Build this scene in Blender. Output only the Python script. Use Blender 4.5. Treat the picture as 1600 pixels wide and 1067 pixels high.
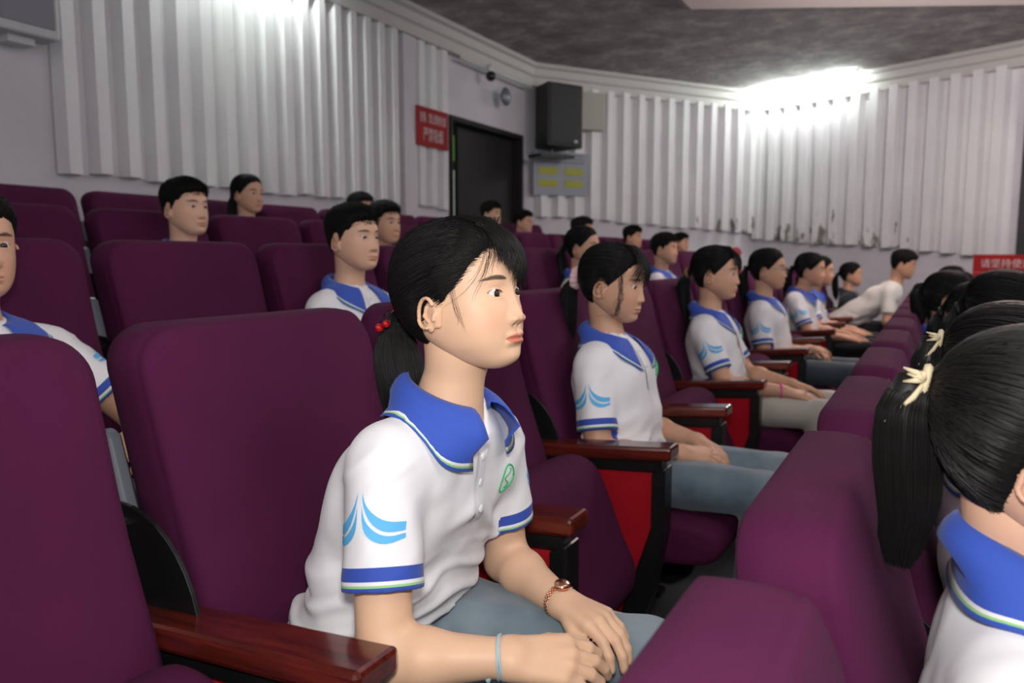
import bpy, bmesh, math, random
import numpy as np
from mathutils import Vector, Matrix
from mathutils.bvhtree import BVHTree
random.seed(7); RNG = np.random.default_rng(7)
for o in list(bpy.data.objects): bpy.data.objects.remove(o)
scene = bpy.context.scene
COL = scene.collection
PI = math.pi

# ------------------------------------------------------------------ camera
cam = bpy.data.cameras.new('camera'); camo = bpy.data.objects.new('camera', cam); COL.objects.link(camo)
cam.sensor_width = 36; cam.lens = 27.0; cam.clip_start = .02
camo.location = (0, 0, 1.15)
camo.rotation_euler = (math.radians(90 - 6.35), 0, math.radians(28.8))
cam.dof.use_dof = True; cam.dof.focus_distance = 1.13; cam.dof.aperture_fstop = 5.0
scene.camera = camo
# ------------------------------------------------------------------ world, lights, exposure
w = bpy.data.worlds.new('world'); scene.world = w; w.use_nodes = True
w.node_tree.nodes['Background'].inputs[0].default_value = (.93, .95, 1.0, 1)
w.node_tree.nodes['Background'].inputs[1].default_value = .62
scene.view_settings.view_transform = 'Standard'; scene.view_settings.look = 'None'
scene.view_settings.exposure = 0.0; scene.view_settings.gamma = 1; scene.view_settings.use_curve_mapping = False
def area(name, loc, target, size, power, color, sy=None):
    l = bpy.data.lights.new(name, 'AREA'); l.size = size; l.energy = power; l.color = color
    if sy: l.shape = 'RECTANGLE'; l.size_y = sy
    o = bpy.data.objects.new(name, l); COL.objects.link(o); o.location = loc
    o.rotation_euler = (Vector(target) - Vector(loc)).to_track_quat('-Z', 'Y').to_euler(); return o
# the photographer's flash, just above the lens
area('camera_flash', (.02, -.03, 1.33), (-1.2, 2.6, 1.0), .14, 13, (1, .965, .92), .09)
# hall lighting over the stage side and over the middle of the hall
area('hall_light', (3.4, 2.2, 3.3), (-.6, 2.6, .8), 2.4, 42, (1, .95, .93), 2.4)
area('hall_light', (.9, 1.3, 3.25), (-.1, 1.5, .8), 1.5, 30, (1, .95, .96), 1.5)
area('hall_light', (2.4, 8.2, 3.3), (0.2, 6.5, .8), 1.6, 22, (1, .96, .95), 1.6)
area('hall_light', (-1.6, -1.4, 3.3), (-1.6, .8, .8), 1.6, 16, (1, .96, .95), 1.6)

area('soffit_fill', (.3, 5.8, 3.0), (.3, 6.3, 3.5), .8, 120, (1, .90, .88), 1.0)  # unseen fill added to brighten the soffit from below, not a hall fixture

# ------------------------------------------------------------------ materials
def mat(name, color, rough=.6, **k):
    m = bpy.data.materials.new(name); m.use_nodes = True
    b = m.node_tree.nodes['Principled BSDF']
    b.inputs['Base Color'].default_value = (*color, 1); b.inputs['Roughness'].default_value = rough
    for a, v in k.items(): b.inputs[a.replace('_', ' ')].default_value = v
    return m
def nd(m, t, **k):
    n = m.node_tree.nodes.new(t)
    for a, v in k.items(): setattr(n, a, v)
    return n
def lk(m, a, b): m.node_tree.links.new(a, b)
def bsdf(m): return m.node_tree.nodes['Principled BSDF']
def texco(m, scale=(1, 1, 1), out='Object'):
    t = nd(m, 'ShaderNodeTexCoord'); mp = nd(m, 'ShaderNodeMapping'); mp.inputs['Scale'].default_value = scale
    lk(m, t.outputs[out], mp.inputs['Vector']); return mp.outputs[0]
def noise(m, vec, scale, detail=3, rough=.5):
    n = nd(m, 'ShaderNodeTexNoise'); n.inputs['Scale'].default_value = scale; n.inputs['Detail'].default_value = detail
    n.inputs['Roughness'].default_value = rough; lk(m, vec, n.inputs['Vector']); return n.outputs['Fac']
def ramp(m, fac, stops, const=False):
    r = nd(m, 'ShaderNodeValToRGB'); e = r.color_ramp.elements
    while len(e) > 1: e.remove(e[-1])
    e[0].position = stops[0][0]; e[0].color = (*stops[0][1], 1)
    for p, c in stops[1:]:
        x = e.new(p); x.color = (*c, 1)
    if const: r.color_ramp.interpolation = 'CONSTANT'
    lk(m, fac, r.inputs[0]); return r.outputs[0]
def bump(m, h, strength, dist=.002, prev=None):
    b = nd(m, 'ShaderNodeBump'); b.inputs['Strength'].default_value = strength; b.inputs['Distance'].default_value = dist
    lk(m, h, b.inputs['Height'])
    if prev is not None: lk(m, prev, b.inputs['Normal'])
    lk(m, b.outputs[0], bsdf(m).inputs['Normal']); return b.outputs[0]
def mix(m, fac, a, b, mode='MIX'):
    x = nd(m, 'ShaderNodeMix', data_type='RGBA', blend_type=mode)
    for s, v in ((x.inputs[0], fac), (x.inputs[6], a), (x.inputs[7], b)):
        if isinstance(v, (int, float)): s.default_value = v
        elif isinstance(v, tuple): s.default_value = (*v, 1)
        else: lk(m, v, s)
    return x.outputs[2]
def attr(m, name, out='Fac'):
    a = nd(m, 'ShaderNodeAttribute', attribute_name=name); return a.outputs[out]

def fabric(name, c1, c2, weave=900, sheen=.25):
    m = mat(name, c1, .9, Sheen_Weight=sheen); bsdf(m).inputs['Specular IOR Level'].default_value = .18; v = texco(m)
    n = noise(m, v, 5, 4); col = ramp(m, n, [(.35, c1), (.7, c2)])
    lk(m, col, bsdf(m).inputs['Base Color'])
    b = bump(m, noise(m, v, 9, 3), .25, .012)
    bump(m, noise(m, v, weave, 1), .35, .0008, b); return m
PURPLE = fabric('purple_seat_fabric', (.060, .0066, .036), (.072, .0084, .043), sheen=.0)
RED = fabric('red_panel_fabric', (.36, .004, .012), (.42, .006, .016), sheen=.05)
def wood():
    m = mat('varnished_wood', (.1, .014, .007), .22, Coat_Weight=.6, Coat_Roughness=.12); v = texco(m, (3, 40, 40))
    lk(m, ramp(m, noise(m, v, 1.6, 5, .6), [(.3, (.040, .006, .004)), (.55, (.105, .013, .007)), (.8, (.16, .022, .010))]), bsdf(m).inputs['Base Color'])
    return m
WOOD = wood()
BLACK = mat('black_painted_steel', (.008, .008, .009), .32)
GREYM = mat('grey_painted_metal', (.17, .19, .22), .35, Metallic=.3)
CHROME = mat('steel', (.55, .56, .58), .25, Metallic=1)
def skin(name, c, ss=.12):
    m = mat(name, c, .48, Subsurface_Weight=ss, Subsurface_Scale=.008)
    bsdf(m).inputs['Subsurface Radius'].default_value = (1, .35, .18); bsdf(m).inputs['Specular IOR Level'].default_value = .35
    v = texco(m); a = nd(m, 'ShaderNodeAttribute', attribute_name='feat'); s = nd(m, 'ShaderNodeSeparateColor'); lk(m, a.outputs['Color'], s.inputs[0])
    base = ramp(m, noise(m, v, 26, 3), [(.3, tuple(q * .96 for q in c)), (.7, tuple(min(1, q * 1.03) for q in c))])
    b = mix(m, s.outputs[2], base, (c[0] * .98, c[1] * .74, c[2] * .70))
    b = mix(m, s.outputs[0], b, (c[0] * .80, c[1] * .43, c[2] * .46))
    b = mix(m, s.outputs[1], b, (.035, .022, .017))
    lk(m, b, bsdf(m).inputs['Base Color']); bump(m, noise(m, v, 420, 2), .12, .0008); return m
SKIN_A = skin('fair_skin', (.745, .475, .315))
SKIN_B = skin('tan_skin', (.60, .34, .225), .06)
SKIN_C = skin('light_tan_skin', (.66, .395, .275), .06)
def hairm(name, c, rough=.44):
    m = mat(name, c, rough, Anisotropic=.5); bsdf(m).inputs['Specular IOR Level'].default_value = .27
    return m
HAIR = hairm('black_hair', (.007, .0062, .006))
HAIRCAP = mat('black_hair_under_layer', (.006, .0055, .0052), .75); bsdf(HAIRCAP).inputs['Specular IOR Level'].default_value = .12
def polo(name, white):
    m = mat(name, white, .8, Sheen_Weight=.1); v = texco(m)
    t = attr(m, 'cuff'); blue = (.030, .075, .42)
    # stripes by distance above the cuff edge (metres*10)
    col = ramp(m, t, [(0, blue), (.062, (.30, .62, .22)), (.090, white), (.14, blue), (.315, white)], True)
    lk(m, col, bsdf(m).inputs['Base Color'])
    b = bump(m, noise(m, texco(m, (1, 1, .45)), 6.5, 2, .45), .8, .035)
    bump(m, noise(m, v, 1400, 1), .2, .0005, b); return m
POLO = polo('white_pique_cotton', (.80, .80, .83))
def collarm():
    m = mat('blue_collar_knit', (.03, .08, .5), .8, Sheen_Weight=.1); blue = (.030, .085, .47)
    lk(m, ramp(m, attr(m, 'cuff'), [(0, blue), (.048, (.30, .60, .22)), (.080, (.8, .8, .82)), (.122, blue)], True), bsdf(m).inputs['Base Color'])
    bump(m, noise(m, texco(m, (1, 1, 1)), 900, 1), .4, .0008); return m
COLLAR = collarm()
LOGO = mat('sky_blue_print', (.10, .44, .80), .7)
GREEN = mat('green_thread', (.03, .50, .17), .7)
TEE = fabric('white_tee_cotton', (.70, .70, .66), (.74, .74, .70), sheen=.1)
DENIM = fabric('blue_denim', (.10, .145, .185), (.25, .31, .355), 1200)
DENIMG = fabric('grey_denim', (.06, .085, .105), (.10, .13, .15), 1200)
BEIGE = fabric('beige_cotton', (.50, .47, .42), (.58, .55, .50), 1200)
DARKC = fabric('black_cotton', (.008, .008, .010), (.012, .012, .014), 1200)
PLAID = fabric('dark_check_cotton', (.010, .016, .028), (.05, .06, .075), 1200)
REDC = fabric('red_cloth', (.30, .004, .012), (.34, .006, .016))
EYEW = mat('eye_white', (.62, .58, .56), .12); IRIS = mat('dark_iris', (.010, .005, .003), .05)
NAIL = mat('nail', (.72, .42, .34), .25)
CHERRY = mat('glossy_red_bead', (.42, .003, .006), .08, Coat_Weight=1.0)
ROSE = mat('rose_gold', (.80, .42, .28), .22, Metallic=1)
CORD = mat('pale_blue_elastic', (.42, .55, .62), .6)
BOWM = mat('cream_ribbon', (.66, .56, .36), .6)
PINKR = mat('pink_elastic', (.80, .52, .56), .7)
PINKB = mat('bright_pink_elastic', (.75, .10, .32), .6)
GLASSF = mat('glasses_wire', (.12, .10, .09), .3, Metallic=.8)
BUTTON = mat('white_button', (.75, .75, .78), .25)
SHOE = mat('white_shoe', (.6, .6, .6), .6)

# ------------------------------------------------------------------ mesh helpers
def tagm(o, label=None, cat=None, group=None, kind=None):
    for k, v in (('label', label), ('category', cat), ('group', group), ('kind', kind)):
        if v: o[k] = v
    return o
def me_from(name, V, Fc, m=None, smooth=True, attrs=None):
    me = bpy.data.meshes.new(name)
    V = np.asarray(V, dtype=np.float32)
    Fc = Fc.tolist() if isinstance(Fc, np.ndarray) else Fc
    me.from_pydata(V.tolist(), [], Fc)
    if m: me.materials.append(m)
    if smooth: me.polygons.foreach_set('use_smooth', [True] * len(me.polygons))
    for k, a in (attrs or {}).items():
        a = np.asarray(a, dtype=np.float32)
        if a.ndim == 1:
            at = me.attributes.new(k, 'FLOAT', 'POINT'); at.data.foreach_set('value', a)
        else:
            at = me.attributes.new(k, 'FLOAT_COLOR', 'POINT'); at.data.foreach_set('color', np.c_[a, np.ones(len(a))].astype(np.float32).ravel())
    me.update(); return me
def fixn(me):
    b = bmesh.new(); b.from_mesh(me); bmesh.ops.recalc_face_normals(b, faces=b.faces); b.to_mesh(me); b.free(); return me
def ob(name, me, parent=None, loc=None):
    o = bpy.data.objects.new(name, me); COL.objects.link(o)
    if parent: o.parent = parent
    if loc is not None: o.location = loc
    return o
def empty(name, loc=(0, 0, 0), rz=0):
    o = bpy.data.objects.new(name, None); COL.objects.link(o); o.location = loc; o.rotation_euler = (0, 0, rz); o.empty_display_size = .05; return o
class MB:
    def __init__(s): s.V = []; s.F = []
    def add(s, V, F):
        n = len(s.V); s.V += [tuple(map(float, v)) for v in V]; s.F += [tuple(int(i) + n for i in f) for f in F]; return s
    def box(s, a, b):
        (x0, y0, z0), (x1, y1, z1) = a, b
        return s.add([(x0, y0, z0), (x1, y0, z0), (x1, y1, z0), (x0, y1, z0), (x0, y0, z1), (x1, y0, z1), (x1, y1, z1), (x0, y1, z1)],
                     [(0, 3, 2, 1), (4, 5, 6, 7), (0, 1, 5, 4), (1, 2, 6, 5), (2, 3, 7, 6), (3, 0, 4, 7)])
    def prism(s, pts, axis, a, b):          # pts 2D polygon, extruded along axis between a and b
        n = len(pts)
        def p(u, v, t): return {'y': (u, t, v), 'x': (t, u, v), 'z': (u, v, t)}[axis]
        V = [p(u, v, a) for u, v in pts] + [p(u, v, b) for u, v in pts]
        F = [tuple(range(n))[::-1], tuple(range(n, 2 * n))] + [(i, (i + 1) % n, n + (i + 1) % n, n + i) for i in range(n)]
        return s.add(V, F)
    def tube(s, pts, rad, seg=8, cap=True):
        P = [Vector(p) for p in pts]; n = len(P); R = rad if hasattr(rad, '__len__') else [rad] * n
        V = []; F = []; ref = None
        for i in range(n):
            d = (P[min(i + 1, n - 1)] - P[max(i - 1, 0)]).normalized()
            if ref is None: ref = d.orthogonal()
            ref = (ref - d * ref.dot(d)).normalized(); b = d.cross(ref)
            V += [P[i] + (ref * math.cos(2 * PI * k / seg) + b * math.sin(2 * PI * k / seg)) * R[i] for k in range(seg)]
        for i in range(n - 1):
            F += [(i * seg + k, i * seg + (k + 1) % seg, (i + 1) * seg + (k + 1) % seg, (i + 1) * seg + k) for k in range(seg)]
        if cap: F += [tuple(range(seg))[::-1], tuple(range((n - 1) * seg, n * seg))]
        return s.add(V, F)
    def sphere(s, c, r, n=12, sc=(1, 1, 1)):
        V = []; F = []
        for i in range(n + 1):
            t = PI * i / n
            for j in range(2 * n):
                a = PI * j / n; V.append((c[0] + r * sc[0] * math.sin(t) * math.cos(a), c[1] + r * sc[1] * math.sin(t) * math.sin(a), c[2] + r * sc[2] * math.cos(t)))
        for i in range(n):
            for j in range(2 * n):
                k = (j + 1) % (2 * n); F.append((i * 2 * n + j, (i + 1) * 2 * n + j, (i + 1) * 2 * n + k, i * 2 * n + k))
        return s.add(V, F)
    def mesh(s, name, m, smooth=False): return me_from(name, s.V, s.F, m, smooth)
def bevel(o, wd, seg=2):
    b = o.modifiers.new('bevel', 'BEVEL'); b.width = wd; b.segments = seg; b.limit_method = 'ANGLE'; return o
def struct(name, mb, m, smooth=False):
    o = ob(name, mb.mesh(name, m, smooth) if isinstance(mb, MB) else mb); o['kind'] = 'structure'; return o

# ------------------------------------------------------------------ signed distance bodies and sparse surface nets
def smin(a, b, k):
    h = np.maximum(k - np.abs(a - b), 0); return np.minimum(a, b) - h * h * (.25 / k)
def cone(P, a, b, ra, rb, s=None):
    a = np.asarray(a, np.float32); b = np.asarray(b, np.float32)
    if s is not None:
        s = np.asarray(s, np.float32); pa = (P - a) / s; ba = (b - a) / s
    else: pa = P - a; ba = b - a
    bb = float(ba @ ba) + 1e-12
    t = pa @ ba; h = np.minimum(np.maximum(t / bb, 0), 1)
    q = np.einsum('...i,...i->...', pa, pa) + h * (h * bb - 2 * t)
    return np.sqrt(np.maximum(q, 0)) - (ra + (rb - ra) * h)
def snets(f, lo, hi, h, B=16, slack=1.35):
    lo = np.asarray(lo, float); hi = np.asarray(hi, float)
    n = np.ceil((hi - lo) / h).astype(int) + 2
    nb = np.ceil(n / B).astype(int); S = n.max() + B + 4
    g = np.stack(np.meshgrid(*[np.arange(k) for k in nb], indexing='ij'), -1).reshape(-1, 3)
    ctr = (lo + (g * B + B / 2) * h).astype(np.float32)
    d = f(ctr); act = g[np.abs(d) < B * h * .9 * slack + .012]
    r = np.arange(-1, B + 1); O = np.stack(np.meshgrid(r, r, r, indexing='ij'), -1)
    VV = []; II = []; FF = []
    corners = [(i, j, k) for i in (0, 1) for j in (0, 1) for k in (0, 1)]
    for b in act:
        base = b * B; G = O + base; P = (lo + G * h).astype(np.float32)
        v = f(P.reshape(-1, 3)).reshape(P.shape[:3]); s = v < 0
        if s.all() or not s.any(): continue
        m = B + 1
        cnt = sum(s[i:i + m, j:j + m, k:k + m].astype(np.int8) for i, j, k in corners)
        ac = (cnt > 0) & (cnt < 8)
        pos = np.zeros((m, m, m, 3)); num = np.zeros((m, m, m))
        for ax in range(3):
            for a1 in (0, 1):
                for a2 in (0, 1):
                    off = [0, 0, 0]; oth = [q for q in range(3) if q != ax]; off[oth[0]] = a1; off[oth[1]] = a2
                    of2 = list(off); of2[ax] = 1
                    A = v[off[0]:off[0] + m, off[1]:off[1] + m, off[2]:off[2] + m]; C = v[of2[0]:of2[0] + m, of2[1]:of2[1] + m, of2[2]:of2[2] + m]
                    ch = (A < 0) != (C < 0); t = np.where(ch, A / np.where(ch, A - C, 1), 0)
                    num += ch
                    for q in range(3): pos[..., q] += ch * (t if q == ax else off[q])
        cid = lambda i, j, k: ((i + 2) * S + (j + 2)) * S + (k + 2)
        ii, jj, kk = np.nonzero(ac)
        VV.append((np.stack([ii, jj, kk], -1) - 1 + base + pos[ac] / num[ac][:, None]) * h + lo)
        II.append(cid(ii - 1 + base[0], jj - 1 + base[1], kk - 1 + base[2]))
        for ax in range(3):
            sl0 = [slice(1, 1 + B)] * 3; sl1 = list(sl0); sl1[ax] = slice(2, 2 + B) if ax is not None else None
            # points 1..B, their +ax neighbour 2..B+1 (array size B+2)
            A = s[tuple(sl0)]; C = s[tuple(sl1)]
            i, j, k = np.nonzero(A != C)
            if not len(i): continue
            fl = A[i, j, k]; q = [i + base[0], j + base[1], k + base[2]]
            o1, o2 = [(1, 2), (2, 0), (0, 1)][ax]
            def cc(d1, d2):
                r_ = [x.copy() for x in q]; r_[o1] = r_[o1] - d1; r_[o2] = r_[o2] - d2; return cid(*r_)
            quad = np.stack([cc(1, 1), cc(0, 1), cc(0, 0), cc(1, 0)], -1)
            quad[~fl] = quad[~fl][:, ::-1]; FF.append(quad)
    I = np.concatenate(II); V = np.concatenate(VV); F = np.concatenate(FF)
    u, first = np.unique(I, return_index=True); V = V[first] + 0.0
    Fi = np.searchsorted(u, F); ok = (Fi < len(u)).all(1); Fi = Fi[ok]; F = F[ok]
    ok = (u[Fi] == F).all(1)
    return V, Fi[ok]

# ------------------------------------------------------------------ head
TH_ = [0, 15, 30, 45, 60, 75, 90, 105, 120, 130, 140, 150, 160, 170, 180]
GIRL = dict(xf=[-.008, .024, .049, .066, .0775, .084, .0835, .083, .081, .0795, .0775, .074, .067, .056, .044],
            xb=[-.008, -.044, -.071, -.089, -.098, -.1005, -.096, -.083, -.060, -.042, -.024, -.006, .014, .031, .044],
            w=[0, .027, .047, .061, .0695, .0730, .0735, .0718, .0670, .0605, .0505, .0395, .0275, .0145, 0])
BOY = dict(xf=[-.008, .024, .049, .067, .079, .085, .0845, .083, .081, .080, .0785, .0755, .069, .058, .044],
           xb=[-.008, -.044, -.071, -.089, -.098, -.1005, -.096, -.083, -.060, -.042, -.024, -.006, .014, .031, .044],
           w=[0, .027, .047, .061, .0695, .0730, .0735, .0715, .0665, .0610, .053, .043, .032, .018, 0])
def pch(x, xp, fp):
    xp = np.asarray(xp, float); fp = np.asarray(fp, float); m = np.gradient(fp, xp)
    m[0] = (fp[1] - fp[0]) / (xp[1] - xp[0]); m[-1] = (fp[-1] - fp[-2]) / (xp[-1] - xp[-2])
    i = np.clip(np.searchsorted(xp, x) - 1, 0, len(xp) - 2); h = xp[i + 1] - xp[i]; t = (x - xp[i]) / h
    return (2 * t**3 - 3 * t**2 + 1) * fp[i] + (t**3 - 2 * t**2 + t) * h * m[i] + (-2 * t**3 + 3 * t**2) * fp[i + 1] + (t**3 - t**2) * h * m[i + 1]
def G(a, s): return np.exp(-.5 * (a / s)**2)
EYE_Y = .0303
def head_grid(T, nr, nc, eyeopen=1.0):
    th = np.linspace(0, 180, nr)
    # more rows across the face band
    th = np.interp(np.linspace(0, 1, nr), np.cumsum(np.r_[0, 1 + 1.2 * G(np.linspace(0, 180, 400)[1:] - 108, 28)]) / np.cumsum(np.r_[0, 1 + 1.2 * G(np.linspace(0, 180, 400)[1:] - 108, 28)])[-1], np.linspace(0, 180, 400))
    s = np.linspace(-PI, PI, 801); den = np.cumsum(1 + 2.2 * G(s, .55)); den = (den - den[0]) / (den[-1] - den[0])
    az = np.interp(np.linspace(0, 1, nc + 1)[:-1], den, s)
    xf, xb, wd = (pch(th, TH_, T[k])[:, None] for k in ('xf', 'xb', 'w'))
    z = (.110 * np.cos(np.radians(th)))[:, None] + 0 * az
    xc = xb + .47 * (xf - xb)
    n = 2.28; ca = np.cos(az); sa = np.sin(az)
    cx = np.sign(ca) * np.abs(ca)**(2 / n); sy = np.sign(sa) * np.abs(sa)**(2 / n)
    X = xc + np.where(ca > 0, (xf - xc) * cx, (xc - xb) * cx); Y = wd * sy; Z = z.copy()
    fm = np.clip((X - .012) / .035, 0, 1) * (ca > 0); fm = fm * fm * (3 - 2 * fm)
    ay = np.abs(Y); D = 0 * X
    # nose
    zz = np.array([-.060, -.052, -.0475, -.044, -.040, -.035, -.030, -.022, -.012, -.002, .008, .018, .03])
    hh = np.array([0, .0010, .003, .0085, .0132, .0142, .0127, .0094, .0064, .0040, .0024, .0013, 0])
    ww = np.array([.010, .0095, .0095, .0100, .0105, .0102, .0094, .0080, .0074, .0072, .0080, .010, .012])
    H = np.interp(Z, zz, hh); W = np.interp(Z, zz, ww)
    D += H * np.exp(-(ay / W)**2 * .75) 
    D += .0070 * G(ay - .0135, .0044) * G(Z + .0385, .0056)          # wings
    D -= .0045 * G(ay - .0075, .0028) * G(Z + .0470, .0024)          # nostrils
    # sockets, lids, brow, cheeks
    D -= .0062 * G(ay - .030, .0150) * G(Z - .002, .0105)
    D -= .0020 * G(ay - .019, .006) * G(Z - .003, .009)
    D += .0052 * G(ay - EYE_Y, .0115) * G(Z + .001, .0070)
    D += .0018 * G(ay - .032, .016) * G(Z - .022, .0075)
    D += .0038 * G(ay - .040, .018) * G(Z + .038, .018)
    D += .0015 * G(ay, .03) * G(Z - .055, .02)
    # lips and chin
    mz = -.0668 + .0015 * (ay / .022)**2 * 0
    lipw = np.clip(1 - (ay / .0245)**2, 0, 1)
    D += .0046 * G(ay, .021) * G(Z + .066, .012)
    up = -.0618 - .0016 * G(ay, .003) + .0003
    D += .0042 * lipw**.6 * G(Z - up, .0028) 
    D += .0046 * lipw**.6 * G(Z + .0716, .0034)
    D -= .0042 * lipw**.4 * G(Z + .0667, .0011)
    D -= .0014 * G(ay, .0032) * G(Z + .054, .0045)
    D -= .0020 * G(ay, .016) * G(Z + .0795, .0038)
    D -= .0012 * G(ay - .026, .004) * G(Z + .067, .006)
    D += .0060 * G(ay, .016) * G(Z + .095, .009)
    # lid fold and eye opening
    yy = (ay - EYE_Y) / .0130; tilt = (ay - EYE_Y) * .10
    q = np.clip(1 - yy**2, 0, 1)
    upz = .0006 + tilt + .0050 * eyeopen * q**.62; loz = -.0006 + tilt - .0036 * eyeopen * q**.75
    D -= .0013 * G(Z - (upz + .0036), .0010) * (q > 0) * q**.5
    D += .0010 * G(Z - (upz + .0014), .0012) * q**.5
    D += .0008 * G(Z - (loz - .0016), .0014) * q**.5
    ins = (np.abs(yy) < 1) & (Z < upz) & (Z > loz) & (X > 0)
    Xs = X + D * fm
    i0 = np.unravel_index(np.argmin((Y - EYE_Y)**2 + Z**2 + (X < 0)), X.shape); ex = Xs[i0]
    Xs = np.where(ins, Xs - .0120 * np.clip(np.minimum((upz - Z), (Z - loz)) / .0012, 0, 1), Xs)
    feat = np.zeros(X.shape + (3,))
    lipshape = np.clip(1 - np.abs(ay / .0235)**2.2, 0, 1)
    lz = np.where(Z > -.0667, (Z + .0667) / (.0074 * lipshape**.55 - .0012 * G(ay, .0035) + 1e-5), (-.0667 - Z) / (.0088 * lipshape**.6 + 1e-5))
    feat[..., 0] = np.clip((1.08 - lz) * 5, 0, 1) * (lipshape > .02) * (X > 0)
    by = (ay - .034) / .0205; bz = .0205 + .0030 * (1 - by**2) - .001 * (by > .2) * by
    bt = np.clip(1 - by**2, 0, 1)**.5 * (.0041 - .0010 * by)
    feat[..., 1] = np.clip((bt - np.abs(Z - bz)) / .0016, 0, 1) * (np.abs(by) < 1) * (X > 0) * .92
    lash = (np.abs(yy) < 1.08) * np.clip(1.5 - np.abs(Z - upz - .0003) / .0011, 0, 1) * (X > 0) * np.clip((yy + 1.0) / .35, 0, 1)
    feat[..., 1] = np.maximum(feat[..., 1], lash * .9)
    feat[..., 1] = np.maximum(feat[..., 1], .75 * G(ay - .0075, .0022) * G(Z + .0468, .0018) * (X > 0))
    feat[..., 0] = np.maximum(feat[..., 0], .16 * G(ay - EYE_Y, .014) * G(Z - upz - .003, .004) * (X > 0))
    feat[..., 2] = np.clip(.50 * G(ay - .042, .015) * G(Z + .036, .016) + .25 * G(ay, .01) * G(Z + .036, .007), 0, 1) * (X > 0)
    V = np.stack([Xs, Y, Z], -1)
    azd = np.degrees(np.abs(np.arctan2(Y, X + .006)))
    return V, feat, azd, ex
def grid_faces(nr, nc, off=0):
    i, j = np.meshgrid(np.arange(nr - 1), np.arange(nc), indexing='ij'); k = (j + 1) % nc
    return np.stack([i * nc + j, (i + 1) * nc + j, (i + 1) * nc + k, i * nc + k], -1).reshape(-1, 4) + off
LASH = mat('lash', (.01, .007, .006), .6)
def ear_sdf(P):
    # local: x forward, z up, y outward
    q = P.copy(); d = 9
    pts = []
    for k in range(15):
        a = math.radians(38 + k * 17.5); rx, rz = .0160, .0265
        pts.append((rx * math.cos(a) + .001 - (0.002 if k > 9 else 0), .0045 + .0035 * math.sin(a * .5), rz * math.sin(a) + .004 if math.sin(a) > 0 else rz * .98 * math.sin(a) + .003))
    d = cone(P, pts[0], pts[1], .0030, .0030)
    for k in range(1, 14): d = np.minimum(d, cone(P, pts[k], pts[k + 1], .0030 - .00004 * k, .0030))
    disc = cone(P, (-.001, 0, .008), (.001, -.0010, -.014), .0135, .0115, (1, .17, 1))
    d = smin(d, disc, .004)
    ah = cone(P, (-.0045, .0035, .014), (-.0065, .0045, -.002), .0018, .0022); ah = smin(ah, cone(P, (-.0065, .0045, -.002), (.002, .004, -.0105), .0022, .0024), .003)
    d = smin(d, ah, .0025)
    d = smin(d, cone(P, (.000, .001, -.020), (.003, .000, -.0245), .0080, .0068, (1, .42, 1)), .004)   # lobe
    d = smin(d, cone(P, (.0120, .0015, .001), (.0115, .002, -.0075), .0026, .0032), .003)              # tragus
    bowl = cone(P, (.0035, .006, .002), (.0045, .006, -.006), .0058, .0050, (1, .75, 1))
    d = -smin(-d, bowl, .0015)
    d = smin(d, cone(P, (.011, -.007, .010), (.011, -.007, -.018), .0062, .0060, (1, 1, 1)), .005)      # root
    return d
_ear = {}
def ear_mesh(h):
    if h not in _ear: _ear[h] = snets(ear_sdf, (-.024, -.016, -.038), (.024, .014, .038), h)
    return _ear[h]

def zline(azd, style):
    if style == 'boy': a = [0, 28, 45, 55, 66, 78, 84, 92, 104, 115, 130, 180]; z = [.060, .058, .050, .030, .026, .002, -.012, .022, .020, -.022, -.050, -.062]
    else: a = [0, 25, 42, 55, 68, 80, 87, 95, 106, 116, 130, 180]; z = [.072, .066, .050, .030, .012, -.004, .008, .020, .012, -.036, -.070, -.088]
    return np.interp(azd, a, z)

def make_head(style, T, nr, nc, earh, hvol=1.0, eyeopen=1.0, lip=1.0):
    V, feat, azd, ex = head_grid(T, nr, nc, eyeopen); feat[..., 0] *= lip; feat[..., 2] *= lip
    X, Y, Z = V[..., 0], V[..., 1], V[..., 2]
    mk = Z - zline(azd, style)
    r_ = RNG.normal(0, .0010, nc); r_ = r_ + np.roll(r_, 1)
    mk0 = mk; mk = mk + r_[None, :] * (1 if style == 'boy' else .5)
    # radial offset direction
    Cn = np.array([-.01, 0, .02]); dirv = V - Cn; dirv[..., 2] *= .9; dirv /= np.linalg.norm(dirv, axis=-1, keepdims=True) + 1e-9
    m0 = np.clip(mk, 0, 1)
    if style == 'boy':
        top = np.clip((Z - .01) / .06, 0, 1); t = (.003 + .0105 * top) * hvol
        nz = RNG.normal(0, 1, (nr, nc)); nz = (nz + np.roll(nz, 1, 0) + np.roll(nz, 1, 1)) / 3
        t = t + top * nz * .0016 + G(azd, 40) * G(Z - .068, .02) * .004 * hvol
        t = t * np.clip(m0 / .012, 0, 1)**.6
    else:
        t = (.006 + .004 * np.clip((Z + .02) / .10, 0, 1) + .006 * np.clip((azd - 90) / 60, 0, 1) * G(Z - .01, .05)) * hvol
        t = t * np.clip(m0 / .034, 0, 1)**.75
    t = np.where(mk < 0, np.maximum(mk * .35, -.004), t + .0003)
    HV = V + dirv * t[..., None]
    keep = mk > -.013
    return dict(mk=mk, V=V, feat=feat, ex=ex, HV=HV, keep=keep, nr=nr, nc=nc, earh=earh, style=style)

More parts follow.
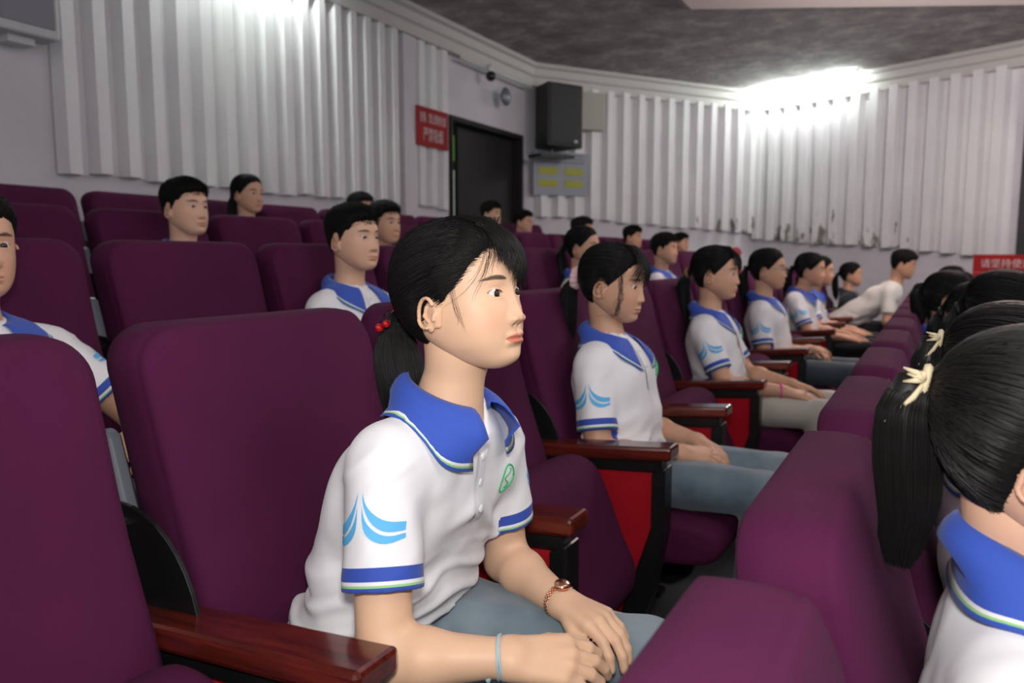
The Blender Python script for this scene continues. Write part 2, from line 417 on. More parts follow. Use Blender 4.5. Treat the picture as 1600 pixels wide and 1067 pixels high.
def strands_mesh(paths, rad, seg=3):
    # paths: (n, m, 3); thin tapered tubes
    P = np.asarray(paths, float); n, m, _ = P.shape
    d = np.gradient(P, axis=1); d /= np.linalg.norm(d, axis=-1, keepdims=True) + 1e-9
    ref = np.array([.3, .9, .2]); u = np.cross(d, ref); u /= np.linalg.norm(u, axis=-1, keepdims=True) + 1e-9; v = np.cross(d, u)
    taper = np.interp(np.linspace(0, 1, m), [0, .08, .75, 1], [.5, 1, .9, .25])
    r = (np.asarray(rad) * np.ones(n))[:, None, None] * taper[None, :, None]
    ring = [P + (u * math.cos(2 * PI * k / seg) + v * math.sin(2 * PI * k / seg)) * r for k in range(seg)]
    V = np.stack(ring, 2).reshape(-1, 3)
    i = np.arange(n)[:, None, None] * m * seg; j = np.arange(m - 1)[None, :, None] * seg; k = np.arange(seg)[None, None, :]; k2 = (k + 1) % seg
    F = np.stack([i + j + k, i + j + k2, i + j + seg + k2, i + j + seg + k], -1).reshape(-1, 4)
    return V, F
def fibres(H, tie, tail, n, m1=11, lift=.0015, spread=.03, rnd=1.0, tail_len=1.0):
    """strands from the hair line over the skull to the tie point and on down the tail"""
    HV = H['HV'].reshape(-1, 3); keep = H['keep'].reshape(-1)
    F = grid_faces(H['nr'], H['nc']); bvh = BVHTree.FromPolygons([Vector(v) for v in HV], F.tolist())
    C0 = np.array([-.01, 0, .01]); idx = np.nonzero(keep)[0]
    # weight starts towards the front edge
    wgt = 1.0 + 2.5 * (H['mk'].reshape(-1)[idx] < .012); S = HV[RNG.choice(idx, n, p=wgt / wgt.sum())]
    tie = np.asarray(tie, float); tdir = tie - C0; td = tdir / np.linalg.norm(tdir)
    out = []
    T = [np.asarray(p[:3], float) for p in tail]; TR = [p[3] for p in tail]; mt = len(T)
    for s in S:
        sd = s - C0; sd /= np.linalg.norm(sd); ang = math.acos(max(-1, min(1, float(sd @ td))))
        if ang < .05: continue
        pth = []
        j = RNG.normal(0, .10 * rnd, 2)
        for q in range(m1):
            t = q / (m1 - 1) * .94
            d = (math.sin((1 - t) * ang) * sd + math.sin(t * ang) * td) / math.sin(ang)
            d = d / np.linalg.norm(d) + np.array([0, 0, -.16 * math.sin(PI * t) * (1 - abs(sd[2]))]) * .5
            hit = bvh.ray_cast(Vector(C0 + d * .4), Vector(-d))
            r = .1 if hit[0] is None else (hit[0] - Vector(C0)).length
            dn = d / np.linalg.norm(d)
            p = C0 + dn * (r + lift * RNG.uniform(.1, 1.3) + .001 * math.sin(PI * t))
            pth.append(p)
        a = RNG.uniform(0, 2 * PI); rr = math.sqrt(RNG.uniform(0, 1))
        for p, R in zip(T, TR):
            pth.append(p + np.array([math.cos(a) * R * rr, math.sin(a) * R * rr * .9, 0]) + RNG.normal(0, .0004, 3))
        ej = RNG.uniform(0, 1)
        if mt > 4: pth[-1] = pth[-1] + (pth[-2] - pth[-1]) * ej * 1.1; pth[-2] = pth[-2] + (pth[-3] - pth[-2]) * ej * .5
        if tail_len < 1 and RNG.uniform() > tail_len: pth = pth[:m1 + 2] + [pth[m1 + 1]] * (mt - 2)
        out.append(pth)
    P = np.array(out)
    # smooth along
    P[:, 1:-1] = .5 * P[:, 1:-1] + .25 * (P[:, :-2] + P[:, 2:])
    return P
def resample(P, m):
    n, k, _ = P.shape; t = np.linspace(0, k - 1, m); i = np.clip(t.astype(int), 1, k - 3); f = (t - i)[None, :, None]
    p0, p1, p2, p3 = P[:, i - 1], P[:, i], P[:, i + 1], P[:, i + 2]
    return .5 * (2 * p1 + (p2 - p0) * f + (2 * p0 - 5 * p1 + 4 * p2 - p3) * f**2 + (3 * p1 - p0 - 3 * p2 + p3) * f**3)
def bangs(H, specs, n, m=9):
    """specs: list of (y_root, y_end, z_end, bulge) interpolated"""
    out = []; sp = np.array(specs, float)
    for _ in range(n):
        u = RNG.uniform(0, len(sp) - 1); i = min(int(u), len(sp) - 2); f = u - i
        y0, y1, z1, bl = sp[i] * (1 - f) + sp[i + 1] * f
        z1 += RNG.normal(0, .006); y1 += RNG.normal(0, .003); y0 += RNG.normal(0, .004)
        x0 = .030 + RNG.uniform(-.012, .012); p = []
        for q in range(m):
            t = q / (m - 1); y = y0 + (y1 - y0) * t**1.2
            z = .112 + (z1 - .112) * t**1.25
            zz = max(-.05, min(.1, z)); xs = float(np.interp(zz, [-.05, 0, .03, .055, .078, .095, .106, .112], [.0825, .086, .0885, .083, .072, .056, .035, .02]))
            xs *= math.sqrt(max(.02, 1 - (abs(y) / .079)**2.6)) if abs(y) < .078 else .14
            x = max(xs, x0 * (1 - t)) + bl * math.sin(PI * min(1, t * 1.05))**.8 + .004 + RNG.normal(0, .0004)
            if q == 0: x = x0; z = .116
            p.append((x, y, z))
        out.append(p)
    return np.array(out)

# ------------------------------------------------------------------ hands
def hand_prims(wr, fwd, nrm, side, curl, spread=.10, thumb=(.5, .4), L=1.0):
    """wr wrist, fwd direction of the hand, nrm back-of-hand normal, side +1 thumb on +b side"""
    w = np.array(wr, float); f = np.array(fwd, float); f /= np.linalg.norm(f)
    n = np.array(nrm, float); n -= f * (n @ f); n /= np.linalg.norm(n); b = np.cross(n, f) * side   # towards the thumb
    A = []
    kn = []; FL = [.070, .078, .072, .056]
    offs = [.027, .009, -.009, -.025]; kl = [.078, .082, .078, .070]
    for o_, k_ in zip(offs, kl): kn.append(w + f * k_ * L + b * o_ * L + n * (.002 - abs(o_) * .12))
    palm = [(w + b * .010 * L, kn[0] - f * .004, .0185 * L, .0125 * L), (w, kn[1] - f * .004, .0190 * L, .0125 * L), (w - b * .006 * L, kn[2] - f * .004, .0185 * L, .012 * L), (w - b * .014 * L, kn[3] - f * .004, .0175 * L, .0115 * L)]
    fingers = []
    for i in range(4):
        ch = []; p = kn[i]; ang = curl[0] * (1 + .08 * i); r = [.0092, .0085, .0078, .0068]
        r = [q * L * (1 if i < 3 else .88) for q in r]
        sp = (1.5 - i) * spread
        ff = f * math.cos(sp) + b * math.sin(sp)
        for s_, (fr, dc) in enumerate(zip((.44, .31, .25), (0, curl[1], curl[2]))):
            ang += dc; d = ff * math.cos(ang) - n * math.sin(ang)
            q = p + d * FL[i] * L * fr; ch.append((p, q, r[s_], r[s_ + 1])); p = q
        fingers.append(ch)
    # thumb leaves the side of the palm near its base
    t0 = w + f * .020 * L + b * .016 * L - n * .004
    a, c = thumb
    d1 = f * math.cos(a) + b * math.sin(a) - n * .25; d1 /= np.linalg.norm(d1)
    t1 = t0 + d1 * .040 * L
    d2 = f * math.cos(a - c) + b * math.sin(a - c) - n * .30; d2 /= np.linalg.norm(d2); t2 = t1 + d2 * .032 * L
    d3 = f * math.cos(a - 1.5 * c) + b * math.sin(a - 1.5 * c) - n * .35; d3 /= np.linalg.norm(d3); t3 = t2 + d3 * .024 * L
    fingers.append([(t0, t1, .0145 * L, .0108 * L), (t1, t2, .0102 * L, .0094 * L), (t2, t3, .0094 * L, .0076 * L)])
    return palm, fingers
def hand_f(hp):
    palm, fingers = hp; wc_ = np.array(palm[1][0], np.float32)
    def f(P):
        dw = np.sqrt(((P - wc_)**2).sum(-1))
        if dw.min() > .25: return dw - .2
        d = cone(P, *palm[0])
        for p in palm[1:]: d = smin(d, cone(P, *p), .008)
        for ch in fingers:
            e = cone(P, *ch[0])
            for c in ch[1:]: e = smin(e, cone(P, *c), .0022)
            d = smin(d, e, .0045)
        return d
    return f

# ------------------------------------------------------------------ person templates
def make_person(S):
    """S: dict describing pose; returns list of (name, mesh, parent index)"""
    out = []
    v = lambda k: np.array(S[k], float)
    hip, waist, chest, neckb, head = v('hip'), v('waist'), v('chest'), v('neckb'), v('head')
    h = S['res']
    R = Matrix.Rotation(S.get('yaw', 0), 3, 'Z') @ Matrix.Rotation(S.get('pitch', 0), 3, 'Y') @ Matrix.Rotation(S.get('roll', 0), 3, 'X')
    Rn = np.array(R); hs = S.get('hscale', 1.0)
    tw = lambda P: (np.asarray(P) * hs) @ Rn.T + head
    nk = tw([-.020, 0, -.075]); fat = S.get('fat', 1.0)
    sh = [v('shR'), v('shL')]; el = [v('elR'), v('elL')]; wr = [v('wrR'), v('wrL')]
    hands = []
    for i, sd in enumerate(('R', 'L')):
        hd = S['hand' + sd]; hands.append(hand_prims(wr[i], hd['f'], hd['n'], hd.get('side', 1 if i == 0 else -1), hd['curl'], hd.get('spread', .08), hd.get('thumb', (.6, .3)), hd.get('L', 1)))
    hf = [hand_f(q) for q in hands]
    Yv = np.array([0, 1., 0])
    def core(P, g):
        d = cone(P, hip - Yv * .075, hip + Yv * .075, .105 + g, .105 + g, (1, 1, .9))
        d = smin(d, cone(P, waist - Yv * .055, waist + Yv * .055, .098 * fat + g, .098 * fat + g), .06)
        d = smin(d, cone(P, chest - Yv * .070, chest + Yv * .070, .094 * fat + g, .094 * fat + g), .06)
        m = (sh[0] + sh[1]) / 2
        if 'slab' in S: d = smin(d, cone(P, hip + [0, -.04, .03], m + [0, -.04, -.03], .105 + g, .085 + g, (1, 1.45, 1)), .05)
        d = smin(d, cone(P, sh[0] * .86 + m * .14, sh[1] * .86 + m * .14, .046 + g * .7, .046 + g * .7), .05)
        d = smin(d, cone(P, neckb * .45 + m * .55, neckb, .062 + g * .4, .044 + g * .2), .05)
        for q_ in sh: d = smin(d, cone(P, neckb - np.array([0, 0, .012]), q_ * .8 + m * .2, .034 + g * .6, .034 + g * .6), .03)
        return d
    nr = S.get('neckr', .049)
    ra = S.get('armr', 1.0)
    def skinf(P):
        d = core(P, -.014)
        d = smin(d, cone(P, neckb - np.array([0, 0, .03]), nk, nr * 1.06, nr), .028)
        d = smin(d, cone(P, nk, tw([-.030, 0, -.045]), nr, nr * .96), .02)
        for i in range(2):
            if len(P) < 9000 and np.abs(P[len(P) // 2] - (sh[i] + wr[i]) / 2).max() > .45: continue
            a = cone(P, sh[i], el[i], .044 * ra, .0375 * ra); fa = el[i] + (wr[i] - el[i]) * .3
            b = smin(cone(P, el[i], fa, .0365 * ra, .0375 * ra), cone(P, fa, wr[i], .0375 * ra, .0235 * ra), .02)
            a = smin(a, b, .02)
            a = smin(a, hf[i](P), .014)
            d = smin(d, a, .008)
        return d
    allp = np.array([hip, waist, chest, neckb, nk, *sh, *el, *wr] + [np.array(q[1]) for hp in hands for ch in hp[1] for q in ch])
    lo = allp.min(0) - .11; hi = allp.max(0) + .11; lo[2] = min(lo[2], hip[2] - .11)
    V, F = snets(skinf, lo, hi, h)
    # head joins the body mesh
    H = S['H']; hv = tw(H['V'].reshape(-1, 3)); hfeat = H['feat'].reshape(-1, 3)
    Vs = [V, hv]; Fs = [F, grid_faces(H['nr'], H['nc'], len(V))]; fe = [np.zeros((len(V), 3)), hfeat]; n = len(V) + len(hv)
    eV, eF = ear_mesh(H['earh'])
    for s in (1, -1):
        q = eV.copy()
        er = Matrix.Rotation(math.radians(24), 3, 'Z') @ Matrix.Rotation(math.radians(10), 3, 'Y')
        q = q @ np.array(er).T
        if s < 0: q = q * [1, -1, 1]; ff = eF[:, ::-1]
        else: ff = eF
        q = q * [1.08, 1.0, .82] + [-.0145, s * .0745, -.020]
        Vs.append(tw(q)); Fs.append(ff + n); fe.append(np.zeros((len(q), 3)) + [0.0, 0, .12]); n += len(q)
    # the head's faces overlap the neck inside the jaw
    out.append(('body', me_from('body', np.concatenate(Vs), np.concatenate(Fs), S['skin'], True, {'feat': np.concatenate(fe)}), None))
    # eyes
    for s in (1, -1):
        c = np.array([H['ex'] - .0112, s * EYE_Y, 0.0002]); mb = MB().sphere((0, 0, 0), .0120, 12 if h < .004 else 7)
        gz = Matrix.Rotation(S.get('gaze', (-.14, .05))[0], 3, 'Z') @ Matrix.Rotation(S.get('gaze', (-.14, .05))[1], 3, 'Y')
        q = np.array(mb.V); me = me_from('eyeball', tw(q + c), mb.F, EYEW); out.append(('eyeball', me, None))
        IV = [(.01225, 0, 0)]; IF = []
        for ri in range(1, 5):
            for k in range(20):
                th_ = .60 * ri / 4; a_i = 2 * PI * k / 20; IV.append((.01225 * math.cos(th_) - (.0003 if ri == 4 else 0), .01225 * math.sin(th_) * math.cos(a_i), .01225 * math.sin(th_) * math.sin(a_i)))
        IF += [(0, 1 + k, 1 + (k + 1) % 20) for k in range(20)] + [(1 + (ri - 1) * 20 + k, 1 + ri * 20 + k, 1 + ri * 20 + (k + 1) % 20, 1 + (ri - 1) * 20 + (k + 1) % 20) for ri in range(1, 4) for k in range(20)]
        mb = MB().add(IV, IF); q = np.array(mb.V) @ np.array(gz).T
        # shallow dome over the iris
        out.append(('iris', me_from('iris', tw(q + c), mb.F, IRIS), len(out) - 1))
    # hair
    keep = H['keep'].reshape(-1); gf = grid_faces(H['nr'], H['nc']); gf = gf[keep[gf].all(1)]
    hv = H['HV'].reshape(-1, 3); Vh = [hv]; Fh = [gf]; nh = len(hv)
    for PV, PF in S.get('strands', []): Vh.append(PV); Fh.append(PF + nh); nh += len(PV)
    hm_ = me_from('hair', tw(np.concatenate(Vh)), np.concatenate(Fh), S.get('hairm', HAIRCAP)); hm_.materials.append(HAIR); hm_.polygons.foreach_set('material_index', np.r_[np.zeros(len(gf), int), np.ones(len(hm_.polygons) - len(gf), int)].astype(np.int32))
    out.append(('hair', hm_, None)); hair_i = len(out) - 1
    for (nm, mb, mt, par) in S.get('headgear', []):
        q = np.array(mb.V); out.append((nm, me_from(nm, tw(q), mb.F, mt), hair_i if par == 'hair' else (len(out) - 1 if par == 'prev' else None)))
    # shirt
    cuff = [sh[i] + (el[i] - sh[i]) * S.get('sleeve', .74) for i in range(2)]
    ax = [(el[i] - sh[i]) / np.linalg.norm(el[i] - sh[i]) for i in range(2)]
    Vb = v('vee') if 'vee' in S else neckb + np.array([.045, 0, -.045]); hem = S.get('hem', hip[2] - .03)
    fold = S.get('fold', .0028)
    def sleeve(P, i):
        c2 = cuff[i] + ax[i] * .05
        s = cone(P, sh[i] + ax[i] * .012, c2, .0485 * ra, .0590 * ra)
        tq = (P - cuff[i]) @ ax[i]; wob = -.0028 * np.abs(np.cos(P[:, 0] * 34 + P[:, 1] * 26 + tq * 30 + np.sin(tq * 40)))**5 * np.clip(-tq / .05, 0, 1)
        return np.maximum(s + wob, (P - cuff[i]) @ ax[i])
    def shirt(P):
        g = .008
        d = core(P, g)
        x, y, z = P[:, 0], P[:, 1], P[:, 2]
        ph = 2.2 * np.sin(x * 11 + y * 7) + 1.5 * np.sin(y * 19 - z * 8)
        low = np.clip((waist[2] + .06 - z) / .10, 0, 1)
        d = d + fold * (np.sin(z * 34 + ph + y * 22) * (1 - low) + 2.2 * np.sin(z * 80 + ph * 1.3) * low * np.clip(.5 + .5 * np.sin(y * 16 + x * 9), 0, 1))
        md = np.clip((neckb[2] - .06 - z) / .1, 0, 1)
        rg_ = lambda u, p: np.abs(np.cos(u))**p
        d = d - fold * 1.9 * (rg_((y * np.sign(y + .001) * 1.0 + (z - x * .3) * .55) * 24 + 1.3 * np.sin(z * 17 + x * 14 + y * 5), 5) - .3) * md * np.clip(.35 + .9 * np.sin(z * 11 + y * 13 + x * 9 + 1), 0, 1)
        d = d - fold * 2.0 * (rg_(z * 62 + 1.7 * np.sin(y * 17 + x * 12) + 1.2 * np.sin(x * 31), 4) - .3) * low
        for i in range(2): d = smin(d, sleeve(P, i), .024)
        d = np.maximum(d, hem + .006 * np.sin(y * 40 + x * 30) - z)
        d = -smin(-d, cone(P, neckb + np.array([.015, 0, .03]), Vb, .047, .006), .006)
        d = np.maximum(d, -cone(P, neckb + np.array([0, 0, .004]), nk, nr * 1.16, nr * 1.16))
        return d
    hsh = S.get('shres', h * 1.35)
    P_ = np.array([hip, waist, chest, neckb, *sh, *cuff]); V, F = snets(shirt, P_.min(0) - .15, P_.max(0) + .13, hsh)
    tcf = np.ones(len(V)) * .9
    if S.get('kind', 'polo') == 'polo':
        for i in range(2):
            dd = (cuff[i] - V) @ ax[i]; near = cone(V, sh[i] + ax[i] * .012, cuff[i] + ax[i] * .05, .0485 * ra, .0590 * ra) < .0035; near &= (np.linalg.norm(V - cuff[i], axis=1) < .12)
            tcf = np.where(near & (dd < .09), np.clip(dd * 10, 0.01, .9), tcf)
        smat = POLO
    else: smat = S['kind']
    out.append(('polo_shirt' if smat is POLO else 'shirt', me_from('shirt', V, F, smat, True, {'cuff': tcf}), None)); shirt_i = len(out) - 1
    def drop(p, d, off, n=34):
        p = np.array(p, float); d = np.array(d, float); d /= np.linalg.norm(d)
        for _ in range(n):
            q = float(shirt(p[None].astype(np.float32))[0]) - off
            if q < .0004: break
            p = p + d * q * .8
        return p
    def dropv(Pp, D, off, n=26):
        Pp = np.array(Pp, float); D = D / np.linalg.norm(D, axis=-1, keepdims=True)
        for _ in range(n): Pp = Pp + D * (np.clip(shirt(Pp.astype(np.float32)) - off, -.02, .1) * .8)[:, None]
        return Pp
    if smat is POLO:
        # collar
        na, nt = 49, 9; CV = []; CT = []
        c0 = neckb + np.array([0, 0, 0]); zb, zf = S.get('colz', (.030, -.020)); opn = S.get('open', .42)
        for i in range(na):
            a = -PI + opn + (2 * PI - 2 * opn) * i / (na - 1)      # 0 = back
            ca, sa = math.cos(a), math.sin(a); fr = (1 - ca) / 2
            rr = nr * 1.14 + .003
            I = c0 + np.array([-ca * rr * 1.05 + .004, sa * rr, zb * (1 - fr) + zf * fr])
            ln = .040 + .032 * fr**2.5
            a2 = a * (1 + .03 * fr**2)
            dr = np.array([-math.cos(a2) * (1 - .1 * fr) + .20 * fr**3, math.sin(a2), 0]); dr /= np.linalg.norm(dr)
            top = I + np.array([0, 0, .012]) + dr * .006
            for t in np.linspace(0, 1, nt):
                if t < .25: p = I + (top - I) * (t / .25) + dr * .002
                else:
                    u = (t - .25) / .75
                    p = top + dr * (ln * u) + np.array([0, 0, -.028 * u - .05 * u * u * (0.6 + .7 * fr)]) + np.array([0, 0, .010 * math.sin(PI * u)])
                CV.append(p); CT.append((1 - t) * ln * 10 * 1.15 if t > .25 else .9)
        CV = np.array(CV)
        # push the flap out of the shirt where it rests on it
        tt = np.tile(np.linspace(0, 1, nt), na)
        for _ in range(10):
            dd = shirt(CV.astype(np.float32)); e = 1e-3
            gr = np.stack([shirt((CV + np.eye(3)[k] * e).astype(np.float32)) - dd for k in range(3)], -1) / e
            gr /= np.linalg.norm(gr, axis=1, keepdims=True) + 1e-6
            push = np.clip(.0065 - dd, 0, .02) * (tt > .3) - np.clip(dd - .012, 0, .01) * (tt > .85) * .5
            CV = CV + gr * push[:, None]
        W_ = CV.reshape(na, nt, 3)
        for _ in range(3): W_[1:-1] = .5 * W_[1:-1] + .25 * (W_[:-2] + W_[2:])
        sg_ = np.linalg.norm(np.diff(W_, axis=1), axis=2)[:, ::-1]; arc = np.c_[np.zeros(na), np.cumsum(sg_, 1)][:, ::-1] * 10; arc[:, :2] = .9; CT = arc.reshape(-1)
        CV = W_.reshape(-1, 3)
        i, j = np.meshgrid(np.arange(na - 1), np.arange(nt - 1), indexing='ij')
        CF = np.stack([i * nt + j, i * nt + j + 1, (i + 1) * nt + j + 1, (i + 1) * nt + j], -1).reshape(-1, 4)
        out.append(('collar', me_from('collar', CV, CF, COLLAR, True, {'cuff': np.array(CT)}), shirt_i))
        # placket and buttons, emblem
        pts = []; m = 12; z0 = Vb[2] + .012; z1 = Vb[2] - S.get('plk', .105)
        zz = np.linspace(z0, z1, m); src = np.array([[Vb[0] + .25, neckb[1] + s * .0135, z] for z in zz for s in (-1, 0, 1)])
        Q = dropv(src, np.tile([-1., 0, 0], (len(src), 1)), .0034)
        PF = [(r * 3 + c, r * 3 + c + 1, r * 3 + c + 4, r * 3 + c + 3) for r in range(m - 1) for c in range(2)]
        out.append(('placket', me_from('placket', Q, [f[::-1] for f in PF], POLO, True, {'cuff': np.ones(len(Q)) * .9}), shirt_i))
        for u in (.12, .5, .86):
            q = Q[int(u * (m - 1)) * 3 + 1]; b = MB().sphere((0, 0, 0), .0064, 8, (.35, 1, 1))
            out.append(('button', me_from('button', np.array(b.V) + q, b.F, BUTTON), shirt_i))
        # sleeve print: two mirrored pairs of curved feathers
        for i in range(2):
            a_ = ax[i]; outd = np.array([.0, -1.0 if i == 0 else 1.0, .0]) + S.get('logo_dir', np.array([.12, 0, 0])); outd -= a_ * (outd @ a_); outd /= np.linalg.norm(outd)
            sd_ = np.cross(a_, outd) * (1 if i == 0 else -1)
            if sd_[0] < 0: sd_ = -sd_
            base = cuff[i]; LS = S.get('logo', 1.0); MV = []; MF = []
            UP = [(.0045, .128), (.010, .112), (.020, .100), (.034, .0915), (.050, .0880), (.072, .0880)]
            LO = [(.0050, .118), (.0085, .104), (.0165, .089), (.030, .0785), (.046, .0750), (.070, .0770)]
            UP2 = [(.0040, .112), (.0065, .098), (.0135, .085), (.028, .0738), (.046, .0700), (.070, .0735)]
            LO2 = [(.0040, .104), (.0045, .090), (.0090, .075), (.022, .0640), (.042, .0605), (.070, .0675)]
            for s in (1, -1):
                for ca_, cb_ in ((UP, LO), (UP2, LO2)):
                    N = 14; t_ = np.linspace(0, 5, N); ii_ = np.arange(6)
                    pv = []
                    for t in t_:
                        for c_ in (ca_, cb_): pv.append((pch(np.array([t]), ii_, [p[0] for p in c_])[0], pch(np.array([t]), ii_, [p[1] for p in c_])[0]))
                    src = []; D = []
                    for (uu, vv) in pv:
                        ang = s * uu * LS / .059; dd_ = outd * math.cos(ang) + sd_ * math.sin(ang)
                        src.append(base - a_ * (vv * LS) + dd_ * .12); D.append(-dd_)
                    q = dropv(src, np.array(D), .0012, 30); o_ = len(MV); MV += q.tolist()
                    MF += [(o_ + 2 * r, o_ + 2 * r + 1, o_ + 2 * r + 3, o_ + 2 * r + 2) for r in range(N - 1)]
            out.append(('sleeve_print', me_from('sleeve_print', MV, MF, LOGO), shirt_i))
        # green emblem on the chest
        er = []
        for t in np.linspace(0, 2 * PI, 25):
            er.append([.2 + neckb[0] + .1, neckb[1] + .088 + .015 * math.cos(t) + .003 * math.cos(2 * t), Vb[2] - .055 + .024 * math.sin(t)])
        for t in np.linspace(0, 1, 12): er.append([.3 + neckb[0], neckb[1] + .088 + .006 * math.sin(t * 9), Vb[2] - .072 + .034 * t])
        q = dropv(np.array(er), np.tile([-1., 0, 0], (len(er), 1)), .001, 40); b = MB().tube(q[:25], .0013 if h < .004 else .002, 5); b.tube(q[25:], .001, 4)
        out.append(('emblem', b.mesh('emblem', GREEN, True), shirt_i))
    # trousers
    kn = [v('knR'), v('knL')]; ft = [v('ftR'), v('ftL')]; hp_ = [hip + Yv * (-.085), hip + Yv * .085]
    def trs(P):
        d = cone(P, hip - Yv * .075, hip + Yv * .075, .112, .112, (1, 1, .9))
        for i in range(2):
            d = smin(d, cone(P, hp_[i] - [0, 0, .012], kn[i], .086, .060), .03)
            d = smin(d, cone(P, kn[i], ft[i] + [0, 0, .09], .062, .050), .02)
        x, y, z = P[:, 0], P[:, 1], P[:, 2]
        d = d + .0020 * np.sin(x * 60 + 3 * np.sin(y * 30) + z * 50) * np.clip(.5 + .5 * np.sin(x * 17 + 1), 0, 1)
        return np.maximum(d, z - hip[2] - .055)
    P_ = np.array([hip, *kn, *ft, ft[0] + [0, 0, .05]]); V, F = snets(trs, P_.min(0) - .13, P_.max(0) + .13, max(.006, hsh * 1.1))
    V = V[:, :]; out.append(('trousers', me_from('trousers', V, F, S['trousers']), None))
    for i in range(2):
        def shoe(P, i=i):
            d = cone(P, ft[i] + [-.03, 0, .045], ft[i] + [.15, 0, .032], .042, .034, (1, 1, .95)); d = smin(d, cone(P, ft[i] + [-.02, 0, .05], ft[i] + [-.01, 0, .09], .040, .042), .02)
            return np.maximum(d, ft[i][2] + .001 - P[:, 2])
        V, F = snets(shoe, ft[i] - [.09, .06, .01], ft[i] + [.21, .06, .16], .009); out.append(('shoe', me_from('shoe', V, F, SHOE), None))
    for (nm, mb, mt) in S.get('extras', []): out.append((nm, me_from(nm, mb.V, mb.F, mt), None if nm != 'cherry' else None))
    return out
def place(tpl, loc, label, cat='person', rz=0, sc=1.0, group=None, swap=None):
    r = empty('person', loc, rz); r.scale = (sc, sc, sc); tagm(r, label, cat, group or 'students seated in the rows')
    made = []
    for nm, me, par in tpl:
        o = bpy.data.objects.new(nm, me); COL.objects.link(o)
        o.parent = r if par is None else made[par]; made.append(o)
        if nm == 'collar':
            s = o.modifiers.new('thickness', 'SOLIDIFY'); s.thickness = .0024; s.offset = 0
        if swap and nm in swap:
            o.data = me.copy(); o.data.materials.clear(); o.data.materials.append(swap[nm])
    return r

# ================================================================== THE ROOM
ROWP = .95; PITCH = .59; Y0 = .385
XR = lambda k: -.11 - ROWP * k
ZR = lambda k: -.15 + .148 * k if k else -.15
YC = lambda j: Y0 + PITCH * j
P0, P1, P2, P3 = (-4.5, -4.0), (-4.5, 8.55), (-2.38, 11.66), (.72, 10.32)
d3 = ((P3[0] - P2[0]), (P3[1] - P2[1])); L3 = math.hypot(*d3); d3 = (d3[0] / L3, d3[1] / L3)
P4 = (P3[0] + d3[0] * 3.4, P3[1] + d3[1] * 3.4)
ZC = 3.46
def wallm():
    m = mat('lavender_white_wall_paint', (.62, .60, .66), .8); v = texco(m)
    n = noise(m, v, 1.3, 5, .6)
    lk(m, ramp(m, n, [(.3, (.56, .53, .58)), (.7, (.66, .64, .68))]), bsdf(m).inputs['Base Color']); bump(m, noise(m, v, 60, 3), .15, .003); return m
WALL = wallm()
def panelm():
    m = mat('white_acoustic_panel_paint', (.7, .7, .7), .6); v = texco(m)
    big = noise(m, v, .9, 4, .6); base = ramp(m, big, [(.35, (.66, .63, .66)), (.65, (.74, .74, .74))])
    # flaked paint near the foot of the side wall panels
    g = nd(m, 'ShaderNodeNewGeometry'); sx = nd(m, 'ShaderNodeSeparateXYZ'); lk(m, g.outputs['Position'], sx.inputs[0])
    t = texco(m, (1.6, 1.6, .55)); pn = noise(m, t, 4.2, 6, .65)
    mr = nd(m, 'ShaderNodeMapRange'); mr.inputs[1].default_value = 1.95; mr.inputs[2].default_value = 1.0; mr.inputs[3].default_value = 0; mr.inputs[4].default_value = .36; lk(m, sx.outputs[2], mr.inputs[0])
    far = nd(m, 'ShaderNodeMapRange'); far.inputs[1].default_value = 10.4; far.inputs[2].default_value = 11.0; lk(m, sx.outputs[1], far.inputs[0])
    mu = nd(m, 'ShaderNodeMath', operation='MULTIPLY'); lk(m, mr.outputs[0], mu.inputs[0]); lk(m, far.outputs[0], mu.inputs[1])
    ad = nd(m, 'ShaderNodeMath', operation='ADD'); lk(m, pn, ad.inputs[0]); lk(m, mu.outputs[0], ad.inputs[1])
    msk = ramp(m, ad.outputs[0], [(.715, (0, 0, 0)), (.735, (1, 1, 1))])
    dirt = ramp(m, noise(m, v, 9, 4), [(.3, (.13, .12, .10)), (.7, (.30, .28, .24))])
    lk(m, mix(m, msk, base, dirt), bsdf(m).inputs['Base Color']); return m
PANEL = panelm()
def ceilm():
    m = mat('rough_grey_plaster', (.2, .19, .18), .95); v = texco(m)
    lk(m, ramp(m, noise(m, texco(m, (1, 1, 1)), 2.6, 8, .72), [(.38, (.24, .215, .21)), (.52, (.36, .33, .32)), (.62, (.52, .50, .48))]), bsdf(m).inputs['Base Color'])
    b = bump(m, noise(m, v, 6, 8, .7), .9, .05); bump(m, noise(m, v, 40, 4, .7), .6, .012, b); return m
CEIL = ceilm()
CORN = mat('cornice_cream_paint', (.50, .48, .46), .6)
SOFFIT = mat('pinkish_white_paint', (.88, .76, .72), .6)
FLOORM = fabric('dark_grey_floor', (.020, .020, .024), (.034, .034, .04), 300)

# floor: one stepped slab
mb = MB()
pts = []
for k in range(4, -1, -1):
    x0 = XR(k) - .22; x1 = XR(k) + ROWP - .22
    if k == 4: x0 = -4.7
    if k == 0: x1 = 4.2
    pts += [(x0, ZR(k)), (x1, ZR(k))]
pts += [(4.2, -.45), (-4.7, -.45)]
mb.prism(pts, 'y', -4.0, 12.4)
struct('floor', mb, FLOORM)

# ceiling with its wall line
mb = MB(); mb.prism([(-4.7, -4), (-4.7, 8.7), (-2.42, 11.95), (P4[0], P4[1] + .4), (4.2, -4)], 'z', ZC, ZC + .12)
struct('ceiling', mb, CEIL)
mb = MB(); yb = lambda x: 6.42 + (x + 1.80) * .46
e = struct('trim_1', MB().prism([(-2.06, -4.0), (-2.06, 7.1), (.56, 8.40), (4.1, 10.1), (4.1, -4.0)], 'z', 3.36, ZC), SOFFIT)

